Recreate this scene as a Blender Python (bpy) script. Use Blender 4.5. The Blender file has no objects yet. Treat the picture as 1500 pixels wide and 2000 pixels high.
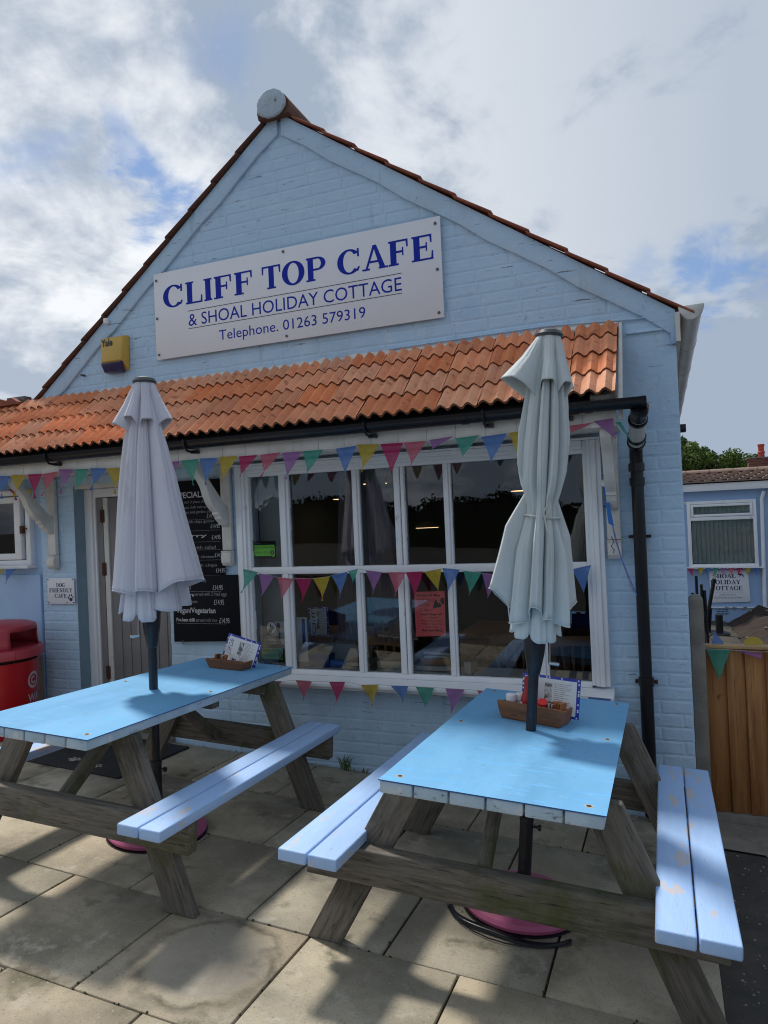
import bpy, bmesh, math, random
from mathutils import Vector, Matrix, noise
random.seed(7)
R = math.radians
sc = bpy.context.scene
col = sc.collection

# ------------------------------------------------------------------ camera
cam_d = bpy.data.cameras.new("camera")
cam = bpy.data.objects.new("camera", cam_d)
col.objects.link(cam)
cam_d.sensor_fit = 'VERTICAL'; cam_d.sensor_height = 36.0; cam_d.lens = 24.82
cam_d.clip_start = 0.05; cam_d.clip_end = 3000
CR = ((0.9293685, 0.3666217, -0.0431586), (0.0432178, 0.0080508, 0.9990332), (-0.3666147, 0.9303353, 0.0083624))
cam.matrix_world = Matrix(((CR[0][0], CR[1][0], -CR[2][0], 0), (CR[0][1], CR[1][1], -CR[2][1], 0),
                           (CR[0][2], CR[1][2], -CR[2][2], 1.6), (0, 0, 0, 1)))
sc.camera = cam

# ------------------------------------------------------------------ sun, sky, exposure
TO_SUN = Vector((-0.42, 0.35, 1.0)).normalized()
sun_d = bpy.data.lights.new("sun", 'SUN'); sun_d.energy = 1.85; sun_d.angle = R(6); sun_d.color = (1.0, 0.95, 0.88)
sun = bpy.data.objects.new("sun", sun_d); col.objects.link(sun)
sun.rotation_euler = TO_SUN.to_track_quat('Z', 'Y').to_euler(); sun.location = (-6, 5, 12)
sc.view_settings.view_transform = 'Standard'; sc.view_settings.look = 'None'
sc.view_settings.gamma = 1; sc.view_settings.use_curve_mapping = False
sc.view_settings.exposure = 0.92

sc.cycles.filter_width = 1.1
world = bpy.data.worlds.new("World"); sc.world = world; world.use_nodes = True
def build_world():
    nt = world.node_tree; nt.nodes.clear(); N = nt.nodes.new; L = nt.links.new
    out = N('ShaderNodeOutputWorld'); bg = N('ShaderNodeBackground'); bg.inputs[1].default_value = 0.1
    sky = N('ShaderNodeTexSky'); sky.sky_type = 'NISHITA'; sky.sun_disc = False
    sky.sun_elevation = math.asin(TO_SUN.z); sky.sun_rotation = math.atan2(TO_SUN.x, TO_SUN.y)
    sky.ozone_density = 1.5; sky.dust_density = 0.6
    tc = N('ShaderNodeTexCoord')
    sep = N('ShaderNodeSeparateXYZ'); L(tc.outputs['Generated'], sep.inputs[0])
    def m(op, a, b=None, clamp=False):
        n = N('ShaderNodeMath'); n.operation = op; n.use_clamp = clamp
        for i, v in enumerate((a, b)):
            if v is None: continue
            if isinstance(v, (int, float)): n.inputs[i].default_value = v
            else: L(v, n.inputs[i])
        return n.outputs[0]
    def vm(op, a, b):
        n = N('ShaderNodeVectorMath'); n.operation = op
        for i, v in enumerate((a, b)):
            if isinstance(v, (tuple, list)): n.inputs[i].default_value = v
            else: L(v, n.inputs[i])
        return n
    up = m('ADD', m('MAXIMUM', sep.outputs[2], 0.0), 0.35)
    cx = m('DIVIDE', sep.outputs[0], up); cy = m('DIVIDE', sep.outputs[1], up)
    cmb = N('ShaderNodeCombineXYZ'); L(cx, cmb.inputs[0]); L(cy, cmb.inputs[1]); cmb.inputs[2].default_value = 0.6
    def nz(vec, scale, detail=8, rough=.55, dist=0.0):
        n = N('ShaderNodeTexNoise'); L(vec, n.inputs['Vector']); n.inputs['Scale'].default_value = scale
        n.inputs['Detail'].default_value = detail; n.inputs['Roughness'].default_value = rough
        n.inputs['Distortion'].default_value = dist
        return n
    def rng(v, a, b, c=0.0, d=1.0, smooth=True):
        n = N('ShaderNodeMapRange'); n.interpolation_type = 'SMOOTHSTEP' if smooth else 'LINEAR'
        L(v, n.inputs[0]); n.inputs[1].default_value = a; n.inputs[2].default_value = b
        n.inputs[3].default_value = c; n.inputs[4].default_value = d
        return n.outputs[0]
    def mix(f, a, b):
        n = N('ShaderNodeMix'); n.data_type = 'RGBA'
        if isinstance(f, float): n.inputs[0].default_value = f
        else: L(f, n.inputs[0])
        for i, v in ((6, a), (7, b)):
            if isinstance(v, tuple): n.inputs[i].default_value = (*v, 1)
            else: L(v, n.inputs[i])
        return n.outputs[2]
    vec = cmb.outputs[0]
    big = nz(vec, 1.25, 7, .55, .3).outputs['Fac']
    mid = nz(vec, 2.6, 9, .58, .5).outputs['Fac']
    fine = nz(vec, 7.0, 8, .6, .2).outputs['Fac']
    # ragged gaps in the cloud, each round a direction
    wn = nz(vec, 3.2, 8, .62, .6)
    wv = vm('SUBTRACT', wn.outputs['Color'], (.5, .5, .5)); wv2 = vm('SCALE', wv.outputs[0], (0, 0, 0)); wv2.inputs['Scale'].default_value = .30
    wd = vm('NORMALIZE', vm('ADD', tc.outputs['Generated'], wv2.outputs[0]).outputs[0], (0, 0, 0)).outputs[0]
    gap = None
    for d, r0, r1, s in GAPS:
        dd = vm('DISTANCE', wd, Vector(d).normalized()[:]).outputs['Value']
        g = rng(dd, r0, r1, s, 0.0)
        gap = g if gap is None else m('MAXIMUM', gap, g)
    cloudy = m('ADD', big, m('MULTIPLY', m('SUBTRACT', mid, .5), .5))
    shade = rng(m('ADD', m('ADD', m('MULTIPLY', big, .45), m('MULTIPLY', mid, .50)), m('MULTIPLY', fine, .30)), .53, .72)
    # brighter bank towards the left, greyer deck to the right
    side = rng(sep.outputs[0], -.66, .10, 0.10, -.80, False)
    shade = m('ADD', shade, side, True)
    ccol = mix(shade, (2.0, 2.4, 3.0), (4.95, 5.1, 5.3))
    skyc = mix(.7, sky.outputs[0], (0.5, 1.15, 2.6))
    final = mix(gap, ccol, skyc)
    # thin veil: never fully blue
    L(final, bg.inputs[0]); L(bg.outputs[0], out.inputs[0])
GAPS = [((-.565, .699, .438), .01, .065, .9), ((-.575, .672, .47), .01, .045, .5), ((-.648, .622, .44), .0, .06, .45),
        ((.078, .954, .285), .01, .065, .85), ((.115, .960, .256), .01, .06, .8), ((.0, .95, .31), .0, .05, .4), ((-.449, .69, .568), .0, .07, .4),
        ((.7, .5, .45), .02, .2, .8), ((.2, -.8, .5), .02, .25, .8), ((-.8, -.4, .5), .02, .2, .7), ((-.9, .3, .35), .02, .15, .7)]
build_world()

# ------------------------------------------------------------------ materials
def node_mix(nt, f, a, b, blend='MIX'):
    n = nt.nodes.new('ShaderNodeMix'); n.data_type = 'RGBA'; n.blend_type = blend
    for i, v in ((0, f), (6, a), (7, b)):
        if isinstance(v, (int, float)): n.inputs[i].default_value = v
        elif isinstance(v, tuple): n.inputs[i].default_value = (*v[:3], 1)
        else: nt.links.new(v, n.inputs[i])
    return n.outputs[2]
def M(name, c1, c2=None, scale=4.0, rough=.6, bump=.0, bscale=60.0, coord='Object', stretch=(1, 1, 1), rnd=0.0,
      spec=.5, metal=0.0, patches=(), detail=6, bdist=.01, contrast=(.35, .65), emit=None, rvar=0.0, trans=0.0, voro=None, huevar=0.0, extra=None):
    m = bpy.data.materials.new(name); m.use_nodes = True
    nt = m.node_tree; N = nt.nodes.new; L = nt.links.new
    bs = nt.nodes['Principled BSDF']
    if coord == 'World':
        g = N('ShaderNodeNewGeometry'); base = g.outputs['Position']
    else:
        tc = N('ShaderNodeTexCoord'); base = tc.outputs['Object']
        oi = N('ShaderNodeObjectInfo')
        ml = N('ShaderNodeMath'); ml.operation = 'MULTIPLY'; ml.inputs[1].default_value = 41.0; L(oi.outputs['Random'], ml.inputs[0])
        ad = N('ShaderNodeVectorMath'); ad.operation = 'ADD'; L(base, ad.inputs[0]); L(ml.outputs[0], ad.inputs[1]); base = ad.outputs[0]
    mp = N('ShaderNodeMapping'); mp.inputs['Scale'].default_value = stretch; L(base, mp.inputs[0]); vec = mp.outputs[0]
    def nz(s, d=detail, r=.6, v=None):
        n = N('ShaderNodeTexNoise'); n.inputs['Scale'].default_value = s; n.inputs['Detail'].default_value = d
        n.inputs['Roughness'].default_value = r; L(v or vec, n.inputs['Vector']); return n.outputs['Fac']
    def rng(v, a, b, c=0.0, d=1.0):
        n = N('ShaderNodeMapRange'); L(v, n.inputs[0]); n.clamp = True
        for i, x in enumerate((a, b, c, d)): n.inputs[i + 1].default_value = x
        return n.outputs[0]
    colr = c1
    if c2 is not None: colr = node_mix(nt, rng(nz(scale), *contrast), c1, c2)
    for (pc, ps, t0, t1, pst) in patches:
        v2 = vec
        if pst: 
            mp2 = N('ShaderNodeMapping'); mp2.inputs['Scale'].default_value = pst; mp2.inputs['Location'].default_value = (ps, ps * .7, 3.1); L(base, mp2.inputs[0]); v2 = mp2.outputs[0]
        colr = node_mix(nt, rng(nz(ps, 8, .62, v2), t0, t1), colr, pc)
    if extra: colr = extra(nt, base, colr, nz, rng)
    if rnd > 0 or huevar > 0:
        oi2 = N('ShaderNodeObjectInfo'); h = N('ShaderNodeHueSaturation')
        L(rng(oi2.outputs['Random'], 0, 1, 1 - rnd, 1 + rnd), h.inputs['Value'])
        if huevar:
            w = N('ShaderNodeTexWhiteNoise'); w.noise_dimensions = '1D'; L(oi2.outputs['Random'], w.inputs['W'])
            L(rng(w.outputs['Value'], 0, 1, .5 - huevar, .5 + huevar), h.inputs['Hue'])
            L(rng(w.outputs['Value'], 0, 1, 1.0, .82), h.inputs['Saturation'])
        if isinstance(colr, tuple): h.inputs['Color'].default_value = (*colr[:3], 1)
        else: L(colr, h.inputs['Color'])
        colr = h.outputs[0]
    if isinstance(colr, tuple): bs.inputs['Base Color'].default_value = (*colr[:3], 1)
    else: L(colr, bs.inputs['Base Color'])
    bs.inputs['Roughness'].default_value = rough
    if rvar: L(rng(nz(scale * 2.3), .3, .7, rough - rvar, rough + rvar), bs.inputs['Roughness'])
    bs.inputs['Specular IOR Level'].default_value = spec; bs.inputs['Metallic'].default_value = metal
    if emit: bs.inputs['Emission Color'].default_value = (*emit[:3], 1); bs.inputs['Emission Strength'].default_value = emit[3]
    if bump:
        b = N('ShaderNodeBump'); b.inputs['Strength'].default_value = bump; b.inputs['Distance'].default_value = bdist
        h = nz(bscale, 8, .65)
        if voro:
            vo = N('ShaderNodeTexVoronoi'); vo.feature = 'DISTANCE_TO_EDGE'; vo.inputs['Scale'].default_value = voro[0]; L(vec, vo.inputs['Vector'])
            mm = N('ShaderNodeMath'); mm.operation = 'ADD'; L(h, mm.inputs[0])
            L(rng(vo.outputs['Distance'], 0, .12, -voro[1], 0), mm.inputs[1]); h = mm.outputs[0]
        L(h, b.inputs['Height']); L(b.outputs[0], bs.inputs['Normal'])
    if trans:
        tr = N('ShaderNodeBsdfTranslucent'); ms = N('ShaderNodeMixShader'); ms.inputs[0].default_value = trans
        if isinstance(colr, tuple): tr.inputs[0].default_value = (*colr[:3], 1)
        else: L(colr, tr.inputs[0])
        L(bs.outputs[0], ms.inputs[1]); L(tr.outputs[0], ms.inputs[2]); L(ms.outputs[0], nt.nodes['Material Output'].inputs[0])
    return m

def wall_extra(nt, base, c, nz, rng):
    N = nt.nodes.new; L = nt.links.new
    # peeled, cracked and mould-dotted paint low down and under the porch
    n1 = nz(26, 10, .72, base); n2 = nz(3.1, 5, .5, base)
    a = N('ShaderNodeMath'); a.operation = 'MULTIPLY'; L(rng(n1, .61, .68, 0, .7), a.inputs[0]); L(rng(n2, .44, .60), a.inputs[1])
    c = node_mix(nt, a.outputs[0], c, (.10, .13, .17))
    sp = N('ShaderNodeMapping'); sp.inputs['Scale'].default_value = (1.0, 1.0, 9.0); L(base, sp.inputs[0])
    n3 = nz(4.2, 9, .7, sp.outputs[0])
    b = N('ShaderNodeMath'); b.operation = 'MULTIPLY'; L(rng(n3, .605, .635), b.inputs[0]); L(rng(nz(2.2, 4, .5, base), .42, .56), b.inputs[1])
    return node_mix(nt, b.outputs[0], c, (.16, .2, .25))
BLUE = (.505, .68, .84)
m_wall = M('pale_blue_masonry_paint', BLUE, (.45, .63, .80), 1.6, .66, .8, 26, 'World', bdist=.007, contrast=(.3, .7),
           patches=(((.57, .70, .82), 7, .56, .72, None), ((.36, .53, .75), 2.4, .58, .75, None), ((.40, .52, .62), 1.3, .55, .72, (1, 1, .35)), ((.33, .45, .55), 3.5, .60, .74, (2.5, 2.5, .28))), extra=wall_extra)
m_blue_smooth = M('smooth_blue_panel_paint', (.36, .52, .76), (.41, .58, .80), 2.0, .5, .12, 30, 'World')
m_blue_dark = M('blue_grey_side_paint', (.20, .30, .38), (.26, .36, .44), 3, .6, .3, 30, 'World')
m_white = M('white_gloss_paint', (.86, .86, .86), (.80, .82, .84), 5, .38, .10, 60, 'World', patches=(((.45, .42, .38), 11, .66, .74, (1, 1, .35)),))
m_white_dirty = M('weathered_white_paint', (.74, .72, .68), (.6, .58, .53), 6, .5, .25, 40, 'World',
                  patches=(((.42, .25, .13), 5, .68, .78, (1, 1, .25)), ((.3, .3, .28), 14, .66, .74, None)))
m_upvc = M('dirty_white_plastic', (.70, .70, .66), (.50, .50, .45), 3, .35, .05, 30, 'World', stretch=(3, .6, 3))
m_black = M('black_plastic', (.006, .0065, .010), (.010, .011, .015), 8, .30, .04, 50, 'World', spec=.4, patches=(((.025, .025, .028), 9, .64, .75, None),))
m_dark = M('dark_void', (.008, .008, .009), rough=.9)
m_frame_dark = M('cracked_putty', (.05, .045, .04), (.4, .38, .35), 40, .8)
def tile_extra(nt, base, c, nz, rng):
    return c
m_tile = M('terracotta_tile', (.80, .275, .085), (.68, .21, .066), 9, .75, .35, 90, 'Object', rnd=.13, huevar=.005, bdist=.004,
           patches=(((.70, .30, .12), 14, .54, .74, None), ((.24, .085, .04), 16, .58, .72, None), ((.30, .26, .19), 30, .66, .72, None), ((.42, .33, .10), 38, .70, .74, None)))
m_tile_nose = M('mossy_shaded_tile_nose', (.13, .05, .028), (.26, .09, .04), 22, .9, .4, 90, 'World', patches=(((.05, .035, .025), 30, .50, .66, None), ((.28, .25, .19), 50, .66, .72, None)))  # dark brown paints in the shadow line under each course, with moss and lichen
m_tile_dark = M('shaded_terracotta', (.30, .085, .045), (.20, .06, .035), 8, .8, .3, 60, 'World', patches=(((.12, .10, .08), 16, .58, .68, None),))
m_tile_brown = M('brown_concrete_tile', (.20, .13, .10), (.27, .19, .15), 3, .85, .3, 40, 'World', patches=(((.4, .37, .3), 9, .62, .7, None),))
m_mortar = M('lichened_mortar', (.25, .24, .22), (.10, .09, .08), 12, .9, .5, 60, 'World')
def slab_extra(nt, base, c, nz, rng):
    N = nt.nodes.new; L = nt.links.new
    # ring stain left by an umbrella base
    g = N('ShaderNodeNewGeometry')
    d = N('ShaderNodeVectorMath'); d.operation = 'DISTANCE'; L(g.outputs['Position'], d.inputs[0]); d.inputs[1].default_value = (-1.61, 2.15, .02)
    w = N('ShaderNodeMath'); w.operation = 'ADD'; L(d.outputs['Value'], w.inputs[0])
    L(rng(nz(5, 5, .6, g.outputs['Position']), .3, .7, -.035, .035), w.inputs[1])
    up = rng(w.outputs[0], .225, .25); dn = rng(w.outputs[0], .25, .285, 1, 0)
    r = N('ShaderNodeMath'); r.operation = 'MULTIPLY'; L(up, r.inputs[0]); L(dn, r.inputs[1])
    inner = rng(w.outputs[0], .19, .24, .40, 0)
    c = node_mix(nt, inner, c, (.35, .32, .27))
    r2 = N('ShaderNodeMath'); r2.operation = 'MULTIPLY'; L(r.outputs[0], r2.inputs[0]); L(rng(nz(6, 4, .6, g.outputs['Position']), .35, .6, .25, .85), r2.inputs[1])
    c = node_mix(nt, r2.outputs[0], c, (.10, .09, .06))
    return c
m_slab = M('weathered_concrete_slab', (.45, .385, .27), (.29, .25, .175), 3.2, .85, .5, 120, 'World', rnd=.13, huevar=.006, bdist=.003,
           patches=(((.15, .135, .095), 1.9, .50, .70, None), ((.45, .40, .31), 8, .58, .70, None), ((.12, .11, .06), 4.3, .58, .70, None), ((.15, .13, .09), 110, .56, .74, None), ((.50, .45, .36), 85, .62, .70, None)), extra=slab_extra)
m_joint = M('dark_joint_sand', (.035, .03, .022), (.06, .055, .03), 20, .95, .6, 80, 'World', patches=(((.04, .06, .015), 6, .6, .7, None),))
m_asphalt = M('gravelly_asphalt', (.050, .047, .042), (.078, .070, .060), 6, .9, .7, 160, 'World', patches=(((.30, .27, .22), 55, .665, .69, None), ((.09, .08, .065), 1.6, .54, .68, None)))
m_concrete = M('grey_concrete', (.26, .235, .195), (.18, .165, .14), 8, .88, .5, 70, 'World', patches=(((.05, .05, .045), 60, .68, .70, None),))
m_timber = M('weathered_timber', (.185, .165, .138), (.085, .075, .062), 6, .88, .8, 22, 'Object', stretch=(1, 9, 9), rnd=.15, bdist=.005,
             patches=(((.20, .175, .14), 5, .46, .66, (1.2, 16, 16)), ((.07, .08, .018), 2.6, .52, .66, (1, 1, 1)), ((.03, .024, .017), 9, .58, .68, (.9, 12, 12)), ((.035, .03, .02), 1.7, .55, .72, (1, 1, 1))))
m_timber_end = m_timber
def peel(name, amt, c=(.34, .52, .83)):
    return M(name, c, (c[0] * 1.12, c[1] * 1.08, c[2] * 1.02), 5, .55, .45, 30, 'Object', stretch=(1, 6, 6), bdist=.003, rnd=.04,
             patches=(((.53, .51, .54), 7.5, .68 - amt, .695 - amt, (.55, 1.5, 1.5)), ((.42, .50, .66), 14, .60, .72, (.4, 2.2, 2.2)), ((.25, .30, .36), 30, .67, .70, (.3, 4, 4))))
m_bench = peel('pale_blue_bench_paint', .065)
m_bench_peel = peel('peeling_pale_blue_bench_paint', .095)
m_board_end = M('worn_light_blue_board_paint', (.46, .60, .72), (.36, .48, .58), 7, .6, .5, 40, 'Object', bdist=.004, patches=(((.10, .11, .12), 26, .60, .70, (1, 2, 2)), ((.6, .64, .66), 12, .58, .68, None)))
m_sheet = M('sky_blue_table_sheet', (.185, .45, .72), (.16, .41, .68), 2.5, .5, .10, 10, 'World', stretch=(1, .25, 1), spec=.35, rvar=.18, patches=(((.13, .34, .56), 3.2, .52, .75, None), ((.32, .53, .72), 24, .62, .70, (.3, 3, 3)), ((.12, .30, .48), 60, .66, .70, None), ((.16, .47, .82), 12, .55, .65, (.6, 3, 3)),))
m_sheet_edge = M('blue_sheet_edge', (.02, .09, .28), rough=.5)
m_canvas1 = M('lilac_grey_canvas', (.70, .69, .755), (.64, .635, .70), 3, .85, .9, 9, 'Object', stretch=(1, 1, .3), trans=.08, bdist=.012, patches=(((.42, .40, .42), 5, .62, .78, (1, 1, .3)),))
m_canvas2 = M('pale_sage_grey_canvas', (.65, .70, .695), (.59, .64, .64), 3, .85, .9, 9, 'Object', stretch=(1, 1, .3), trans=.08, bdist=.012, patches=(((.40, .43, .38), 5, .62, .78, (1, 1, .3)),))
m_polemat = M('charcoal_pole_metal', (.018, .02, .026), (.03, .032, .04), 20, .35, .03, 60, metal=.3)
m_cap = M('slate_grey_plastic', (.06, .07, .08), (.08, .09, .10), 10, .35)
m_chrome = M('dull_steel', (.5, .5, .5), rough=.3, metal=1.0)
m_screw = M('rusty_screw', (.10, .045, .02), (.05, .03, .02), 30, .6, metal=.5)
m_rust = M('rusty_bolt', (.10, .035, .015), (.06, .02, .012), 30, .85, .5, 90)
m_pink_base = M('faded_pink_base_plastic', (.50, .12, .24), (.42, .09, .19), 4, .45, .1, 40, patches=(((.30, .10, .12), 9, .62, .72, None),))
m_bin = M('red_bin_plastic', (.55, .008, .012), (.48, .008, .014), 3, .33, .05, 20, 'World')
m_binlid = M('faded_red_lid_plastic', (.50, .055, .075), (.44, .045, .065), 4, .38, .05, 20, 'World')
m_pine = M('orange_brown_fence_timber', (.36, .155, .045), (.24, .09, .025), 2.6, .7, .4, 14, 'Object', stretch=(3.5, 9, .55), rnd=.14, bdist=.004,
           patches=(((.11, .04, .015), 9, .64, .70, (1.2, 1.2, .8)), ((.44, .22, .075), 5, .5, .7, (7, 9, .35)), ((.14, .055, .02), 10, .60, .68, (9, 9, .25))))
m_pine_light = M('new_pine_rail', (.50, .33, .16), (.42, .26, .12), 6, .7, .3, 30, 'Object', stretch=(.5, 6, 6))
m_basket = M('oiled_wood_basket', (.30, .12, .045), (.20, .075, .028), 8, .55, .3, 40, 'Object', stretch=(.5, 5, 5), patches=(((.11, .045, .02), 16, .56, .68, (.5, 2, 2)),))
m_signw = M('white_sign_panel', (.80, .80, .83), (.77, .77, .80), 2, .42, .04, 40, 'World')
m_navy = M('navy_vinyl', (.010, .028, .36), rough=.6, spec=.15)
m_navy2 = M('dark_navy_vinyl', (.012, .016, .09), rough=.5)
m_ink = M('black_ink', (.015, .015, .018), rough=.5)
m_chalkb = M('matt_black_board', (.006, .006, .009), (.009, .009, .012), 4, .7, .1, 50, 'World', spec=.15)
m_chalk = M('white_chalk_ink', (.62, .62, .62), (.30, .30, .30), 90, .8, 0, 1, 'World')
m_chalk_dim = M('grey_chalk_ink', (.30, .30, .31), (.2, .2, .2), 60, .8, 0, 1, 'World')
m_yellow = M('mustard_plastic', (.58, .37, .055), (.54, .34, .05), 4, .4, .05, 30)
m_lens = M('dark_violet_lens', (.035, .025, .09), rough=.25)
FL = {'b': (.13, .27, .62), 'y': (.62, .46, .055), 'm': (.52, .03, .14), 'p': (.66, .16, .23), 'v': (.42, .19, .46), 'g': (.09, .42, .32)}
FLN = {'b': 'blue', 'y': 'yellow', 'm': 'magenta', 'p': 'pink', 'v': 'lilac', 'g': 'green'}
m_flag = {k: M(FLN[k] + '_flag_cloth', c, tuple(x * .85 for x in c), 30, .9, .3, 400, 'World', trans=.35, bdist=.001) for k, c in FL.items()}
for _m in m_flag.values(): _m.node_tree.nodes['Principled BSDF'].inputs['Alpha'].default_value = .80
m_cord = M('cream_cord', (.45, .43, .38), rough=.9)
m_green_card = M('bright_green_card', (.25, .85, .07), rough=.5)
m_red_paper = M('coral_red_paper', (.95, .16, .15), (.90, .14, .14), 3, .7)
m_paper = M('white_paper', (.75, .75, .74), rough=.6)
m_polka = M('royal_blue_cover', (.02, .035, .34), rough=.4)
m_soil = M('brown_soil', (.035, .019, .010), (.014, .009, .006), 5, .95, .8, 30, 'World')
m_grass = M('grass_blade', (.07, .12, .03), (.10, .14, .04), 6, .7)
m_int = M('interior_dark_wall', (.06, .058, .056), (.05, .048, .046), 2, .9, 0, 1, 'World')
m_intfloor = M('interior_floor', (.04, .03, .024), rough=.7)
m_wood_int = M('varnished_chair_wood', (.30, .16, .07), (.22, .11, .05), 8, .4, .05, 30, stretch=(1, 1, .3))
m_cloth_int = M('pale_blue_grey_tablecloth', (.42, .47, .52), (.36, .41, .46), 6, .8)
m_curtain = M('dim_mauve_curtain', (.20, .15, .16), (.14, .11, .12), 3, .9)
m_door = M('warm_grey_door_paint', (.24, .225, .22), (.20, .19, .19), 4, .55, .15, 40, 'World')
m_mat = M('black_rubber_mat', (.015, .015, .015), (.03, .03, .03), 40, .9, .5, 200, 'World')
m_matlogo = M('worn_cream_print', (.45, .42, .36), (.2, .19, .16), 60, .9)
m_ribbon = M('bright_blue_ribbon', (.02, .16, .52), rough=.5)
def glass_mat(name, tint=(1, 1, 1), ior=1.55):
    m = bpy.data.materials.new(name); m.use_nodes = True; nt = m.node_tree; nt.nodes.clear()
    N = nt.nodes.new; L = nt.links.new
    o = N('ShaderNodeOutputMaterial'); t = N('ShaderNodeBsdfTransparent'); t.inputs[0].default_value = (*tint, 1)
    g = N('ShaderNodeBsdfGlossy'); g.inputs['Roughness'].default_value = .0; g.inputs[0].default_value = (.95, .97, 1, 1)
    f = N('ShaderNodeFresnel'); f.inputs[0].default_value = ior; x = N('ShaderNodeMixShader')
    nzt = N('ShaderNodeTexNoise'); nzt.inputs['Scale'].default_value = 1.6; nzt.inputs['Detail'].default_value = 2
    gg = N('ShaderNodeNewGeometry'); L(gg.outputs['Position'], nzt.inputs['Vector'])
    b = N('ShaderNodeBump'); b.inputs['Strength'].default_value = .05; b.inputs['Distance'].default_value = .03; L(nzt.outputs['Fac'], b.inputs['Height']); L(b.outputs[0], g.inputs['Normal'])
    L(f.outputs[0], x.inputs[0]); L(t.outputs[0], x.inputs[1]); L(g.outputs[0], x.inputs[2]); L(x.outputs[0], o.inputs[0])
    return m
m_glass = glass_mat('window_glass', (.93, .95, .95), 1.5)
m_ridge_end = M('painted_rough_mortar', (.52, .60, .66), (.40, .50, .58), 7, .8, 1.0, 16, 'World', bdist=.02, patches=(((.16, .15, .12), 11, .58, .68, None),))
m_bottle = M('clear_jar_plastic', (.6, .62, .62), rough=.15)

# ------------------------------------------------------------------ helpers
def tag(o, label=None, cat=None, group=None, kind=None):
    if label: o['label'] = label
    if cat: o['category'] = cat
    if group: o['group'] = group
    if kind: o['kind'] = kind
    return o
def empty(name, loc=(0, 0, 0), mat=None, label=None, cat=None, group=None, kind=None, parent=None):
    o = bpy.data.objects.new(name, None); col.objects.link(o); o.empty_display_size = .1
    if mat is not None: o.matrix_world = mat
    else: o.location = loc
    if parent: o.parent = parent
    return tag(o, label, cat, group, kind)
class MB:
    """collects shapes, builds ONE mesh object"""
    def __init__(s): s.v = []; s.f = []; s.mi = []; s.cur = 0
    def add(s, vs, fs):
        n = len(s.v); s.v += [tuple(v) for v in vs]; s.f += [tuple(i + n for i in f) for f in fs]; s.mi += [s.cur] * len(fs); return s
    def box(s, a, b):
        x0, y0, z0 = [min(p, q) for p, q in zip(a, b)]; x1, y1, z1 = [max(p, q) for p, q in zip(a, b)]
        return s.add([(x0, y0, z0), (x1, y0, z0), (x1, y1, z0), (x0, y1, z0), (x0, y0, z1), (x1, y0, z1), (x1, y1, z1), (x0, y1, z1)],
                     [(0, 3, 2, 1), (4, 5, 6, 7), (0, 1, 5, 4), (1, 2, 6, 5), (2, 3, 7, 6), (3, 0, 4, 7)])
    def prism(s, pts, axis, t0, t1):
        """extrude polygon pts (2D) along axis ('x','y','z') from t0 to t1"""
        def P(p, t): return {'x': (t, p[0], p[1]), 'y': (p[0], t, p[1]), 'z': (p[0], p[1], t)}[axis]
        n = len(pts)
        return s.add([P(p, t0) for p in pts] + [P(p, t1) for p in pts],
                     [tuple(range(n))[::-1], tuple(range(n, 2 * n))] + [(i, (i + 1) % n, (i + 1) % n + n, i + n) for i in range(n)])
    def tube(s, pts, r, n=12, caps=True):
        pts = [Vector(p) for p in pts]; rs = r if isinstance(r, (list, tuple)) else [r] * len(pts)
        rings = []; up = None
        for i, p in enumerate(pts):
            t = ((pts[min(i + 1, len(pts) - 1)] - pts[max(i - 1, 0)])).normalized()
            if up is None: up = Vector((0, 0, 1)) if abs(t.z) < .9 else Vector((1, 0, 0))
            a = t.cross(up).normalized(); b = a.cross(t).normalized(); up = b
            rings.append([p + (a * math.cos(k * 2 * math.pi / n) + b * math.sin(k * 2 * math.pi / n)) * rs[i] for k in range(n)])
        vs = [v for ring in rings for v in ring]; fs = []
        for i in range(len(rings) - 1):
            for k in range(n):
                fs.append((i * n + k, i * n + (k + 1) % n, (i + 1) * n + (k + 1) % n, (i + 1) * n + k))
        if caps: fs += [tuple(range(n))[::-1], tuple(range((len(rings) - 1) * n, len(rings) * n))]
        return s.add(vs, fs)
    def lathe(s, prof, c=(0, 0, 0), n=24):
        vs = []; fs = []
        for (r, z) in prof:
            for k in range(n):
                a = 2 * math.pi * k / n; vs.append((c[0] + r * math.cos(a), c[1] + r * math.sin(a), c[2] + z))
        for i in range(len(prof) - 1):
            for k in range(n): fs.append((i * n + k, i * n + (k + 1) % n, (i + 1) * n + (k + 1) % n, (i + 1) * n + k))
        fs += [tuple(range(n))[::-1], tuple(range((len(prof) - 1) * n, len(prof) * n))]
        return s.add(vs, fs)
    def build(s, name, mats, parent=None, bevel=0.0, smooth=False, segs=2, mesh_only=False):
        me = bpy.data.meshes.new(name); me.from_pydata(s.v, [], s.f)
        ms = mats if isinstance(mats, (list, tuple)) else [mats]
        for m in ms: me.materials.append(m)
        if len(ms) > 1: me.polygons.foreach_set('material_index', s.mi)
        bm = bmesh.new(); bm.from_mesh(me); bmesh.ops.recalc_face_normals(bm, faces=bm.faces)
        if bevel:
            es = [e for e in bm.edges if len(e.link_faces) == 2 and e.calc_face_angle(0) > .5]
            bmesh.ops.bevel(bm, geom=es, offset=bevel, segments=segs, profile=.5, affect='EDGES', clamp_overlap=True)
        bm.to_mesh(me); bm.free()
        if smooth or bevel:
            me.polygons.foreach_set('use_smooth', [True] * len(me.polygons))
            try: me.set_sharp_from_angle(angle=R(35 if not bevel else 50))
            except Exception: pass
        me.update()
        if mesh_only: return me
        o = bpy.data.objects.new(name, me); col.objects.link(o)
        if parent: o.parent = parent
        return o
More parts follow.
